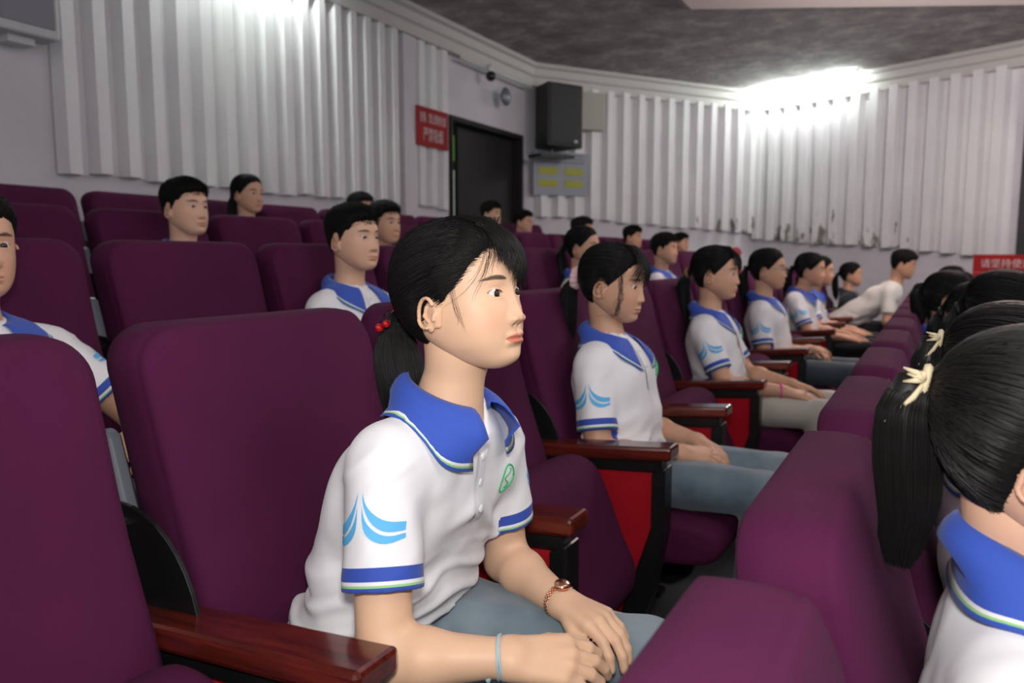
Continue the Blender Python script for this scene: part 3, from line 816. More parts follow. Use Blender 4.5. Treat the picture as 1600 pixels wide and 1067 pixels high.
def fold_wall(name, A, B, z0, z1, ztop, pitch, depth, parent, zb=None, fl=.46, seed=0):
    """one folded acoustic panel per rib: each rib is its own part"""
    A = Vector((*A, 0)); B = Vector((*B, 0)); d = (B - A); L = d.length; d.normalize(); n = Vector((d.y, -d.x, 0))  # into the room
    cnt = int(L / pitch); rnd = random.Random(seed)
    for i in range(cnt):
        s = i * L / cnt; e_ = (i + 1) * L / cnt; w_ = e_ - s
        prof = [(0, 0), (w_ * .14, depth), (w_ * .56, depth * .93), (w_ * .70, 0), (w_, 0)]
        zl = zb(s / L) if zb else z0
        zl += rnd.uniform(-.012, .012)
        V = []; F = []
        for (u, dd) in prof: 
            p = A + d * (s + u) + n * (dd + .012); V += [(p.x, p.y, zl), (p.x, p.y, ztop)]
        for (u, dd) in prof:
            p = A + d * (s + u) + n * .001; V += [(p.x, p.y, zl), (p.x, p.y, ztop)]
        m_ = len(prof)
        for k in range(m_ - 1):
            F.append((2 * k, 2 * k + 2, 2 * k + 3, 2 * k + 1)); F.append((2 * m_ + 2 * k, 2 * m_ + 2 * k + 1, 2 * m_ + 2 * k + 3, 2 * m_ + 2 * k + 2))
            F.append((2 * k, 2 * m_ + 2 * k, 2 * m_ + 2 * k + 2, 2 * k + 2)); F.append((2 * k + 1, 2 * k + 3, 2 * m_ + 2 * k + 3, 2 * m_ + 2 * k + 1))
        ob('wall_panel', me_from('wall_panel', V, F, PANEL, False), parent)
def quadwall(name, A, B, z0, z1, m, th=.15, holes=()):
    A = Vector((*A, 0)); B = Vector((*B, 0)); d = (B - A); L = d.length; d.normalize(); n = Vector((-d.y, d.x, 0)) * th
    mb = MB()
    def seg(s0, s1, a, b):
        p = A + d * s0; q = A + d * s1
        V = [(p.x, p.y, a), (q.x, q.y, a), (q.x + n.x, q.y + n.y, a), (p.x + n.x, p.y + n.y, a)]; V += [(x, y, b) for x, y, _ in V]
        mb.add(V, [(0, 3, 2, 1), (4, 5, 6, 7), (0, 1, 5, 4), (1, 2, 6, 5), (2, 3, 7, 6), (3, 0, 4, 7)])
    s = 0
    for (h0, h1, ht) in holes: seg(s, h0, z0, z1); seg(h0, h1, ht, z1); s = h1
    seg(s, L, z0, z1); return struct(name, mb, m)
DY0, DY1, DZ = 6.82, 8.42, 2.60
wr_ = quadwall('wall_back', P0, P1, -.3, ZC, WALL, .15, [(DY0 + 4, DY1 + 4, DZ)])
wd_ = quadwall('wall_left', P1, P2, -.3, ZC, WALL)
ws_ = quadwall('wall_right', P2, P4, -.3, ZC, WALL)
fold_wall('p', (-4.5, 2.70), (-4.5, 5.95), 1.632, 0, 3.20, .185, .082, wr_, seed=1)
fold_wall('p', (-4.5, 6.20), (-4.5, 6.80), 1.632, 0, 3.20, .185, .060, wr_, seed=2)
v12 = Vector((P2[0] - P1[0], P2[1] - P1[1])); 
a1 = (P1[0] + v12.x * .03, P1[1] + v12.y * .03)
fold_wall('p', a1, P2, 0, 0, 3.24, .235, .105, wd_, zb=lambda t: 1.64 - .20 * max(0, t - .1) , seed=3)
fold_wall('p', (P2[0] + .02, P2[1] - .02), (P3[0] - .02, P3[1] + .01), 0, 0, 3.24, .235, .105, ws_, zb=lambda t: 1.40 - .27 * t, seed=4)
# cornice runs along all three walls
def cornice(name, A, B, ext=.0):
    A = Vector((*A, 0)); B = Vector((*B, 0)); d = (B - A).normalized(); n = Vector((d.y, -d.x, 0)); mb = MB()
    prof = [(0, 3.20), (.10, 3.20), (.10, 3.30), (.13, 3.32), (.13, 3.40), (.17, 3.42), (.17, ZC), (0, ZC)]
    V = []; m = len(prof)
    for p in (A, B):
        for (u, z) in prof: q = p + n * u; V.append((q.x, q.y, z))
    F = [tuple(range(m)), tuple(range(m, 2 * m))[::-1]] + [(i, m + i, m + (i + 1) % m, (i + 1) % m) for i in range(m)]
    mb.add(V, F); return struct(name, mb, CORN)
cornice('trim_2', (-4.5, -4), (-4.5, 8.6)); cornice('trim_3', P1, P2); cornice('trim_4', P2, P4)
# pilaster between the two panel fields
struct('trim_5', MB().box((-4.5, 5.97, ZR(4)), (-4.43, 6.17, 3.20)), WALL)

# doorway in the rear wall with a dark corridor behind
DARK = mat('dark_doorway_paint', (.012, .011, .012), .7)
mb = MB(); mb.box((-6.2, DY0 - .02, ZR(4)), (-6.15, DY1 + 1.6, 3.2)); mb.box((-6.2, DY0 - .8, 3.2), (-4.66, DY1 + 1.6, 3.25)); mb.box((-6.2, DY1 + 1.6, ZR(4)), (-4.66, DY1 + 1.64, 3.2)); mb.box((-6.2, DY0 - .8, ZR(4) - .05), (-4.66, DY1 + 1.6, ZR(4)))
mb.box((-6.2, DY0 - .84, ZR(4)), (-4.66, DY0 - .8, 3.2))
struct('trim_6', mb, DARK)
dr = empty('door_1', (-4.5, DY0, ZR(4))); dr['kind'] = 'structure'
DF = mat('dark_brown_door', (.010, .008, .008), .8)
mb = MB(); mb.box((-.17, 0, 0), (.03, .045, DZ - ZR(4))); mb.box((-.17, DY1 - DY0 - .045, 0), (.03, DY1 - DY0, DZ - ZR(4))); mb.box((-.17, .045, DZ - ZR(4) - .05), (.03, DY1 - DY0 - .045, DZ - ZR(4)))
ob('door_frame', mb.mesh('door_frame', DF), dr)
o = bevel(ob('door_leaf', MB().box((-.15, .33, .01), (-.10, 1.54, DZ - ZR(4) - .06)).mesh('door_leaf', DF), dr), .004)
ob('door_handle', MB().tube([(-.10, .36, 1.0), (-.05, .36, 1.0), (-.05, .44, 1.0)], .010, 8).mesh('h', CHROME, True), dr)
# lit gap beyond the half open door: window of the corridor, green above
GLOW = mat('daylit_frosted_pane', (.5, .55, .5), .5); bsdf(GLOW).inputs['Emission Color'].default_value = (.62, .72, .60, 1); bsdf(GLOW).inputs['Emission Strength'].default_value = .55
GREENB = mat('backlit_green_exit_sign', (.1, .3, .05), .5); bsdf(GREENB).inputs['Emission Color'].default_value = (.16, .36, .03, 1); bsdf(GREENB).inputs['Emission Strength'].default_value = .75
wn = empty('window_1', (-6.14, 9.30, 1.75)); wn['kind'] = 'structure'
tagged = []
def spot(px, py, X):       # helper used once to place things seen through the gap
    pass
ob('window_pane', MB().box((0, 0, -.9), (.01, .26, .62)).mesh('pane', GLOW), wn); ob('window_frame', MB().box((-.02, -.05, -.96), (.0, .31, .66)).mesh('fr', DF), wn)
ex = ob('exit_sign', bevel_me := MB().box((0, 0, 0), (.05, .26, .34)).mesh('exit_sign', GREENB)); ex.location = (-6.12, 9.30, 2.50)
tagm(ex, 'green lit sign seen through the gap of the dark doorway', 'sign')

# fluorescent tubes on the cornice
TUBE = mat('fluorescent_tube', (1, 1, 1), .4); bsdf(TUBE).inputs['Emission Color'].default_value = (.90, 1, .95, 1); bsdf(TUBE).inputs['Emission Strength'].default_value = 140
FIX = mat('white_fixture', (.6, .62, .6), .5)
def tube_light(A, B, label, st=None):
    A = Vector(A); B = Vector(B); r = empty('fluorescent_light', A); tagm(r, label, 'lamp', 'fluorescent tubes on the cornice'); D = B - A; dn = D.normalized()
    mb = MB().tube([dn * .03, D - dn * .03], .015, 10); ob('light_tube', mb.mesh('light_tube', TUBE, True), r)
    up = Vector((0, 0, .035)); hb = MB().tube([up, D + up], .018, 6); ob('fixture_body', hb.mesh('fixture_body', FIX), r)
    for p in (Vector((0, 0, 0)), D): ob('lamp_holder', MB().tube([p + Vector((0, 0, -.015)), p + Vector((0, 0, .04))], .016, 8).mesh('lamp_holder', FIX), r)
n3 = Vector((d3[1], -d3[0], 0))
A3 = Vector((*P2, 0)) + Vector((d3[0], d3[1], 0)) * .10 + n3 * .32; A3.z = 3.41; B3 = A3 + Vector((d3[0], d3[1], 0)) * 1.55
tube_light(A3, B3, 'glowing fluorescent tube on the cornice in the far corner above the folded panels')
tube_light((-4.28, 3.35, 3.36), (-4.28, 4.75, 3.36), 'glowing fluorescent tube above the rear wall panels, upper edge of the photo')

# things on the walls
def text_obj(name, s, size, m, loc, rot, parent=None, ex=.0008, align='CENTER'):
    c = bpy.data.curves.new(name, 'FONT'); c.body = s; c.size = size; c.extrude = ex; c.align_x = align; c.align_y = 'CENTER'; c.materials.append(m)
    o = bpy.data.objects.new(name, c); COL.objects.link(o); o.location = loc; o.rotation_euler = rot
    bpy.context.view_layer.update(); me = bpy.data.meshes.new_from_object(o.evaluated_get(bpy.context.evaluated_depsgraph_get())); bpy.data.objects.remove(o)
    o = bpy.data.objects.new(name, me); COL.objects.link(o); o.location = loc; o.rotation_euler = rot
    if parent: o.parent = parent
    return o
BANNER = mat('red_banner_cloth', (.30, .004, .006), .8); WTXT = mat('white_lettering', (.62, .5, .52), .7)
sg = empty('notice_board', (-4.42, 6.14, 2.21)); tagm(sg, 'red notice sign with two lines of white characters beside the dark doorway', 'sign')
ob('sign_panel', MB().box((0, 0, 0), (.015, .53, .37)).mesh('sign_panel', BANNER), sg)
_t = text_obj('lettering', '安静、禁止随地吐痰', .050, WTXT, (.017, .265, .265), (PI / 2, 0, PI / 2), sg)
_t.scale = (1.0, 2.1, 1)
_t = text_obj('lettering', '严禁吸烟', .075, WTXT, (.017, .265, .105), (PI / 2, 0, PI / 2), sg); _t.scale = (1.15, 1.9, 1)
# diagonal wall: board, speaker, box
u12 = v12.normalized(); n12 = Vector((u12.y, -u12.x)); rz12 = math.atan2(u12.y, u12.x)
def on12(s, off, z): return (P1[0] + u12.x * s + n12.x * off, P1[1] + u12.y * s + n12.y * off, z)
bd = empty('information_board', on12(.03, .13, 1.90), rz12); tagm(bd, 'grey information board with four yellow blocks below the black loudspeaker', 'sign')
bg = mat('blue_grey_board', (.26, .28, .33), .5); yl = mat('dull_yellow_print', (.33, .33, .04), .6); bt_ = mat('board_print', (.12, .13, .17), .6)
ob('board_panel', MB().box((0, 0, 0), (.78, .02, .53)).mesh('board_panel', bg), bd)
for i in range(2):
    for j in range(2): ob('yellow_block', MB().box((.07 + .37 * i, -.004, .10 + .15 * j), (.34 + .37 * i, .001, .19 + .15 * j)).mesh('yellow_block', yl), bd)
for j in range(3): ob('print_line', MB().box((.08, -.003, .40 + .045 * j), (.72, .001, .415 + .045 * j)).mesh('print_line', bt_), bd)
SPK = mat('black_speaker_cabinet', (.010, .010, .011), .55); MESHM = mat('speaker_grille', (.016, .016, .018), .6)
sp = empty('loudspeaker', on12(.02, .50, 2.44), rz12 + .1); tagm(sp, 'large black loudspeaker hung in the corner beside the doorway', 'loudspeaker')
bevel(ob('cabinet', MB().prism([(0, 0), (.52, 0), (.46, .36), (.06, .36)], 'z', 0, .74).mesh('cabinet', SPK), sp), .015)
ob('grille', MB().box((.03, -.012, .05), (.49, .0, .70)).mesh('grille', MESHM), sp)
ob('wall_bracket', MB().tube([(.2, .20, -.09), (.2, .20, 0)], .02, 8).tube([(.2, .18, -.09), (.2, .38, -.09)], .02, 8).box((-.1, .0, -.12), (.4, .26, -.09)).mesh('wall_bracket', BLACK), sp)
ob('badge', MB().box((.38, -.016, .06), (.43, -.011, .09)).mesh('badge', CHROME), sp)
bx = empty('junction_box', on12(.58, .09, 2.72), rz12); tagm(bx, 'beige painted metal box high on the wall right of the black loudspeaker', 'box')
bxm = mat('beige_metal', (.36, .35, .30), .6); bevel(ob('box_body', MB().box((0, -.10, 0), (.44, .0, .46)).mesh('box_body', bxm), bx), .01); ob('box_latch', MB().box((.06, -.115, .24), (.09, -.10, .30)).mesh('box_latch', CHROME), bx)
cm = empty('security_camera', (-4.30, 7.35, 3.07)); tagm(cm, 'small black dome camera under the cornice above the doorway', 'camera')
ob('camera_dome', MB().sphere((0, 0, 0), .055, 8).mesh('camera_dome', BLACK, True), cm); ob('mount', MB().tube([(-.02, 0, .12), (0, 0, .03)], .03, 8).mesh('mount', FIX, True), cm)
hl = empty('emergency_lamp', (-4.34, 7.75, 2.93)); tagm(hl, 'small grey round lamp on the wall above the doorway', 'lamp')
ob('lamp_head', MB().sphere((0, 0, 0), .085, 8, (.55, 1, 1.2)).mesh('lamp_head', GREYM, True), hl); ob('lamp_arm', MB().tube([(-.16, 0, .05), (-.02, 0, .02)], .015, 6).mesh('lamp_arm', FIX), hl)
cd = ob('cable_conduit', MB().tube([(-4.36, 6.85, 3.16), (-4.36, 8.4, 3.16)], .018, 6).mesh('cable_conduit', FIX)); tagm(cd, 'thin pale conduit running under the cornice above the doorway', 'conduit')
wsp = empty('wall_speaker', (-4.45, 2.30, 2.32)); tagm(wsp, 'white wall speaker with grey grille at the upper left of the photo', 'loudspeaker')
wm = mat('white_speaker_case', (.5, .5, .52), .5); gm = mat('grey_speaker_grille', (.22, .22, .25), .7)
bevel(ob('case', MB().box((0, 0, 0), (.17, .34, .50)).mesh('case', wm), wsp), .012); ob('grille', MB().box((.17, .03, .05), (.18, .31, .45)).mesh('grille', gm), wsp); ob('wall_bracket', MB().box((-.0, .10, -.04), (.10, .24, 0)).mesh('wb', wm), wsp)
# red banner at the far right
bn = empty('red_banner', (.33, 9.24, .0), math.atan2(d3[1], d3[0])); tagm(bn, 'red banner with white characters standing before the panelled side wall', 'banner')
ob('banner_cloth', MB().box((0, 0, .55), (2.4, .02, 1.165)).mesh('banner_cloth', BANNER), bn)
ob('banner_border', MB().box((0, -.003, .98), (2.4, .0, .99)).mesh('banner_border', mat('pink_line', (.45, .12, .14), .6)), bn)
text_obj('lettering', '请坚持使用文明用语，保持安静', .095, WTXT, (.07, -.006, 1.07), (PI / 2, 0, 0), bn, align='LEFT')
for x in (.02, 2.38): ob('stand', MB().box((x - .015, .02, -.15), (x + .015, .05, 1.165)).mesh('stand', GREYM), bn)
dd = empty('door_2', (P3[0] + d3[0] * .06, P3[1] + d3[1] * .06 - .02, -.15), math.atan2(d3[1], d3[0])); dd['kind'] = 'structure'
bevel(ob('door_leaf', MB().box((0, -.03, 0), (1.3, .0, 3.2)).mesh('door_leaf', mat('dark_grey_door', (.035, .032, .034), .5)), dd), .005)

# ================================================================== SEATS
def loftrings(rings):
    n = len(rings[0]); V = [p for r in rings for p in r]; F = []
    for i in range(len(rings) - 1):
        for k in range(n): k2 = (k + 1) % n; F.append((i * n + k, i * n + k2, (i + 1) * n + k2, (i + 1) * n + k))
    return V, F
HW = .262
def back_x(z): return -.30 * max(0, 1.03 - z)**1.12 * -1
def backrest():
    # outline in (y, z)
    zt = 1.052; zb_ = .43; out = []
    def corner(cy, cz, r, a0, a1, n, ry=1):
        for i in range(n + 1):
            a = math.radians(a0 + (a1 - a0) * i / n); out.append((cy + r * math.cos(a), cz + r * ry * math.sin(a)))
    corner(HW - .070, zt - .064, .070, 0, 90, 9, .92); corner(-HW + .070, zt - .064, .070, 90, 180, 9, .92)
    for z in np.linspace(.90, .50, 7)[1:-1]: out.append((-HW + .004 * math.sin((z - .5) * 7), z))
    corner(-HW + .045, zb_ + .04, .045, 180, 270, 4); corner(HW - .045, zb_ + .04, .045, 270, 360, 4)
    for z in np.linspace(.50, .90, 7)[1:-1]: out.append((HW - .004 * math.sin((z - .5) * 7), z))
    cy, cz = 0, .76; rings = []
    # (inset, depth) from the rear to the front; a seam dip close to the front edge
    prof = [(.245, -.052), (.18, -.054), (.10, -.054), (.045, -.052), (.010, -.0495), (.002, -.043), (0, -.015), (0, .010), (.0015, .026), (.0035, .031), (.002, .036), (.008, .045), (.022, .053), (.05, .058), (.10, .061), (.16, .062), (.245, .061)]
    for ins, dx in prof:
        r = []
        for (y, z) in out:
            fy = (HW - ins) / HW; hz = (zt - zb_) / 2; fz = fy; cz = (zt + zb_) / 2
            yy = y * fy; zz = cz + (z - cz) * fz
            crown = -.006 * (yy / HW)**2
            bul = .010 * math.exp(-((zz - .62) / .12)**2) * (1 if dx > .04 else 0)
            r.append((back_x(zz) + dx + bul + (.004 if dx > 0 else 0) * 0, yy, zz + crown * (zz > .9)))
        rings.append(r)
    V, F = loftrings(rings); n = len(out); F.append(tuple(range(n))); F.append(tuple(range((len(rings) - 1) * n, len(rings) * n))[::-1])
    F = [f[::-1] for f in F]
    return fixn(me_from('backrest', V, F, PURPLE))
BACK = backrest()
def cushion(pts, hw=.236, name='seat_cushion'):
    # closed smooth curve in (x,z) swept over y with rounded ends
    P = np.array(pts, float); n0 = len(P); t = np.linspace(0, n0, 40, endpoint=False); i = t.astype(int); f = (t - i)[:, None]
    g = lambda k: P[(i + k) % n0]
    C = .5 * (2 * g(0) + (g(1) - g(-1)) * f + (2 * g(-1) - 5 * g(0) + 4 * g(1) - g(2)) * f**2 + (3 * g(0) - g(-1) - 3 * g(1) + g(2)) * f**3)
    c = C.mean(0); nor = C - c; ln = np.linalg.norm(nor, axis=1, keepdims=True); rings = []
    for (y, ins) in [(-hw, .05), (-hw + .002, .028), (-hw + .008, .014), (-hw + .02, .004), (-hw + .04, 0), (-hw * .4, -.003), (0, -.004), (hw * .4, -.003), (hw - .04, 0), (hw - .02, .004), (hw - .008, .014), (hw - .002, .028), (hw, .05)]:
        Q = C - nor / ln * np.minimum(ins, ln * .8); rings.append([(q[0], y, q[1]) for q in Q])
    V, F = loftrings(rings); n = 40; F.append(tuple(range(n))[::-1]); F.append(tuple(range(len(V) - n, len(V))))
    return fixn(me_from(name, V, F, PURPLE))
CUP = cushion([(.17, .54), (.19, .610), (.25, .645), (.32, .628), (.365, .55), (.40, .46), (.44, .365), (.42, .30), (.33, .29), (.23, .35), (.18, .44)])
CDN = cushion([(.14, .44), (.30, .45), (.45, .455), (.56, .452), (.61, .43), (.615, .385), (.57, .345), (.42, .325), (.25, .33), (.15, .36)])
AW = .036; AY = -PITCH / 2
def arm_meshes():
    res = {}
    # wooden rest, rising a little to the front
    z = lambda x: .606 + .080 * (x - .06)
    mb = MB(); ys = [-AW - .004, AW + .004]
    V = []; 
    for x in (.06, .20, .36, .485, .507): 
        for y in ys:
            V += [(x, AY + y, z(x)), (x, AY + y, z(x) + .036)]
    F = []
    for i in range(4):
        a = i * 4; b = a + 4
        F += [(a, b, b + 1, a + 1), (a + 2, a + 3, b + 3, b + 2), (a + 1, b + 1, b + 3, a + 3), (a, a + 2, b + 2, b)]
    F += [(0, 1, 3, 2), (16, 18, 19, 17)]
    res['armrest'] = (mb.add(V, F).mesh('armrest', WOOD), .008)
    # black frame: rail, front post slanting back below, rear post, foot
    mb = MB(); h = .026
    top = lambda x: z(x) + .001
    mb.prism([(.07, top(.07) - .032), (.48, top(.48) - .032), (.48, top(.48)), (.07, top(.07))], 'y', AY - h, AY + h)
    mb.prism([(.456, .605), (.456, .46), (.355, .14), (.40, .10), (.462, .28), (.492, .45), (.492, .622)], 'y', AY - .031, AY + .031)
    mb.prism([(.10, .06), (.34, .06), (.40, .10), (.34, .14), (.10, .13)], 'y', AY - h, AY + h)
    mb.prism([(.05, .0), (.11, .0), (.11, .60), (.05, .58)], 'y', AY - h, AY + h)
    mb.box((.02, AY - .035, 0), (.30, AY + .035, .02)); mb.box((.12, AY - .02, .02), (.20, AY + .02, .07))
    res['arm_frame'] = (mb.mesh('arm_frame', BLACK), .004)
    mb = MB().prism([(.10, .12), (.36, .13), (.458, .46), (.458, .60), (.10, .58)], 'y', AY - .018, AY + .018)
    res['side_panel'] = (mb.mesh('side_panel', RED), .004)
    # grey bracket carrying the backrest and the black quadrant hinge plate
    mb = MB()
    pts = [(-.050, .885), (-.030, .893), (-.012, .885), (.12, .45), (.07, .43)]
    mb.prism(pts, 'y', AY + .014, AY + .040); res['back_bracket'] = (mb.mesh('back_bracket', GREYM), .006)
    mb = MB(); arc = []
    for i in range(11):
        a = math.radians(100 - i * 9.5); arc.append((.02 + .165 * math.cos(a), .605 + .185 * math.sin(a)))
    mb.prism(arc + [(.14, .56), (.0, .56)][:1] + [(.05, .60)], 'y', AY + .006, AY + .013)
    res['hinge_plate'] = (mb.mesh('hinge_plate', BLACK), .001)
    mb = MB().tube([(.018, AY + .004, .755), (.018, AY - .006, .755)], .009, 8); res['bolt'] = (mb.mesh('bolt', CHROME), 0)
    return res
ARM = arm_meshes()
def make_seat(k, j, folded, label, last=False):
    r = empty('auditorium_chair', (XR(k), YC(j), ZR(k))); tagm(r, label, 'chair', 'auditorium chairs in rows')
    ob('backrest', BACK, r); ob('seat_cushion', CUP if folded else CDN, r)
    for q in range(2 if last else 1):
        for nm in ('armrest', 'arm_frame', 'side_panel', 'back_bracket', 'hinge_plate', 'bolt'):
            me, bv = ARM[nm]; o = ob(nm, me, r, (0, PITCH * q, 0))
            if bv: bevel(o, bv, 2 if nm == 'armrest' else 1)
    return r

# ================================================================== PEOPLE
FAST_TEST = False
def sit(**k):
    d = dict(hip=(.26, 0, .53), waist=(.25, 0, .66), chest=(.23, 0, .79), neckb=(.200, 0, .912), head=(.235, 0, 1.075),
             shR=(.215, -.150, .842), shL=(.215, .150, .842), elR=(.265, -.205, .60), elL=(.265, .205, .60), wrR=(.46, -.075, .600), wrL=(.46, .085, .600),
             handR=dict(f=(.8, .55, -.12), n=(-.1, -.45, .9), curl=(.25, .35, .3)), handL=dict(f=(.85, -.5, -.1), n=(0, .35, .95), curl=(.3, .4, .3)),
             knR=(.70, -.11, .525), knL=(.70, .11, .525), ftR=(.66, -.11, 0), ftL=(.66, .11, 0), res=.0062, skin=SKIN_B, trousers=DENIM, neckr=.047)
    d.update(k); return d
def glasses(r=.021, th=.0011):
    mb = MB()
    for s in (1, -1): mb.tube([(.0985 - .010 * abs(math.cos(a) * s + .3) * .6, s * .034 + r * 1.1 * math.cos(a), -.003 + r * .9 * math.sin(a)) for a in np.linspace(0, 2 * PI, 19)], th, 5, False)
    mb.tube([(.100, -.012, .002), (.103, 0, .004), (.100, .012, .002)], th, 5)
    for s in (1, -1): mb.tube([(.092, s * .056, .004), (.05, s * .078, .004), (-.01, s * .080, .004)], th, 5)
    return mb
def hairtie(c, r, th=.006, ax=(-1, 0, -.2)):
    n = Vector(ax).normalized(); u = n.orthogonal().normalized(); v = n.cross(u)
    return MB().tube([Vector(c) + (u * math.cos(a) + v * math.sin(a)) * r for a in np.linspace(0, 2 * PI, 17)], th, 6, False)
def pony(H, tie, tail, n, rad, m=26, **k):
    P = fibres(H, tie, tail, n, **k); P = resample(P, m); return strands_mesh(P, RNG.uniform(.6, 1.2, len(P)) * rad)
def tailcore(tail, k=.72):
    mb = MB().tube([t[:3] for t in tail], [t[3] * k for t in tail], 12); return np.array(mb.V), np.array([f for f in mb.F if len(f) == 4])

# ---- main girl
TAIL = [(-.128, -.004, -.026, .018), (-.134, -.006, -.038, .026), (-.134, -.010, -.062, .037), (-.129, -.012, -.095, .043), (-.124, -.012, -.135, .043), (-.124, -.010, -.180, .036), (-.126, -.006, -.225, .018)]
Hm = make_head('pony', GIRL, 210, 300, .0012, hvol=1.0)
st = [pony(Hm, (-.128, 0, -.028), TAIL, 6500, .00050, m=30, lift=.0020), tailcore(TAIL, .80)]
BG = bangs(Hm, [(-.020, -.0335, .055, .006), (-.014, -.020, .038, .010), (-.006, -.006, .022, .012), (.004, .012, .017, .013), (.016, .030, .016, .013), (.030, .050, .018, .012), (.040, .066, .015, .008), (.046, .076, -.010, .005)], 470)
BG2 = bangs(Hm, [(.010, -.030, .060, .006), (.0, -.040, .050, .005), (-.01, -.052, .035, .004), (-.02, -.066, .010, .003), (-.03, -.073, -.02, .003)], 18)
st += [strands_mesh(resample(BG, 16), .00060), strands_mesh(resample(BG2, 16), .00035)]
# loose wisps before the ear
wp = []
for _ in range(9):
    a = RNG.uniform(0, 1); y = -.0745 - .002 * RNG.uniform(); x0 = .020 + .012 * a
    wp.append([(x0 + .010 * t + RNG.normal(0, .0006), y + .004 * t - .003 * math.sin(PI * t), .030 - (.062 + .02 * a) * t) for t in np.linspace(0, 1, 7)])
st.append(strands_mesh(resample(np.array(wp), 12), .00018))
gear = [('hair_ornament', MB().tube([(-.128, -.020, -.006), (-.137, -.031, -.014), (-.139, -.036, -.026)], .0012, 5).tube([(-.128, -.020, -.006), (-.128, -.036, -.014), (-.121, -.040, -.022)], .0012, 5).tube([Vector((-.130, 0, -.030)) + Vector((0.002 * math.cos(a), math.cos(a) * .020, math.sin(a) * .020)) for a in np.linspace(0, 2 * PI, 17)], .0042, 6, False), HAIR, 'hair'),
        ('cherry', MB().sphere((-.139, -.037, -.032), .0068, 10), CHERRY, None), ('cherry', MB().sphere((-.1205, -.042, -.027), .0060, 10), CHERRY, None)]
def ring_of(c, n, r, th, seg=8, cnt=32, sc=(1, 1)):
    n = Vector(n).normalized(); u = n.orthogonal().normalized(); v = n.cross(u)
    return MB().tube([Vector(c) + u * math.cos(a) * r * sc[0] + v * math.sin(a) * r * sc[1] for a in np.linspace(0, 2 * PI, cnt + 1)], th, seg, False)
wR = np.array((.600, -.140, .628)); wL = np.array((.572, .086, .600))
eR = np.array((.45, -.215, .622)); eL = np.array((.412, .182, .608))
def along(a, b, t): return a + (b - a) * t
dR = (wR - eR) / np.linalg.norm(wR - eR); dL = (wL - eL) / np.linalg.norm(wL - eL)
pc = along(eR, wR, .90); cord = ring_of(pc, dR, .0275, .0017); r2 = ring_of(pc + dR * .005, dR + np.array([.1, 0, .12]), .0285, .0017); cord.add(r2.V, r2.F); cord.sphere(tuple(pc + np.array([-.004, -.020, -.020])), .004, 6, (1, 1, 1.6))
wc = along(eL, wL, .93); band = MB(); nV = Vector(dL); u = nV.orthogonal().normalized(); v_ = nV.cross(u)
for k in range(30):
    a = 2 * PI * k / 30
    for s in (-1, 0, 1):
        p = Vector(wc) + (u * math.cos(a + s * .1) + v_ * math.sin(a + s * .1)) * .0272 + nV * s * .0034; band.sphere(tuple(p), .0026, 4)
fc = Vector(wc) + Vector((.10, -.10, 1)).normalized() * .0290 + nV * .003; zf = Vector((.10, -.1, 1)).normalized(); wf = MB().tube([fc - zf * .002, fc + zf * .005], .0125, 18); wf.tube([fc + zf * .004, fc + zf * .0065], [.0125, .0105], 18)
main = make_person(dict(
    hip=(.275, 0, .53), waist=(.315, 0, .66), chest=(.360, 0, .79), neckb=(.413, -.005, .926), head=(.445, -.004, 1.088), hscale=.985,
    shR=(.398, -.148, .866), shL=(.412, .142, .846), elR=tuple(eR), elL=tuple(eL), wrR=tuple(wR), wrL=tuple(wL),
    handR=dict(f=(.78, .50, -.10), n=(-.15, -.62, .80), curl=(.35, .42, .35), thumb=(.55, .25), spread=.05), handL=dict(f=(.93, -.32, .02), n=(-.10, .05, 1), curl=(.42, .5, .4), thumb=(.55, .35), spread=.06),
    knR=(.70, -.10, .525), knL=(.70, .12, .525), ftR=(.66, -.11, 0), ftL=(.66, .11, 0), res=.0030, shres=.0035, skin=SKIN_A, trousers=DENIM, neckr=.0455, armr=.98, sleeve=.66,
    vee=(.492, -.008, .848), plk=.100, hem=.583, pitch=math.radians(-7), yaw=math.radians(0), H=Hm, strands=st, headgear=gear, gaze=(-.07, .03), colz=(.040, -.012), open=.50, fold=.0038, fat=1.02,
    extras=[('bracelet', cord, CORD), ('watch_band', band, ROSE), ('watch_face', wf, ROSE)]))
place(main, (XR(1), YC(1), 0), 'large girl in front with black ponytail, red cherry hair bobbles and blue-collared white polo')

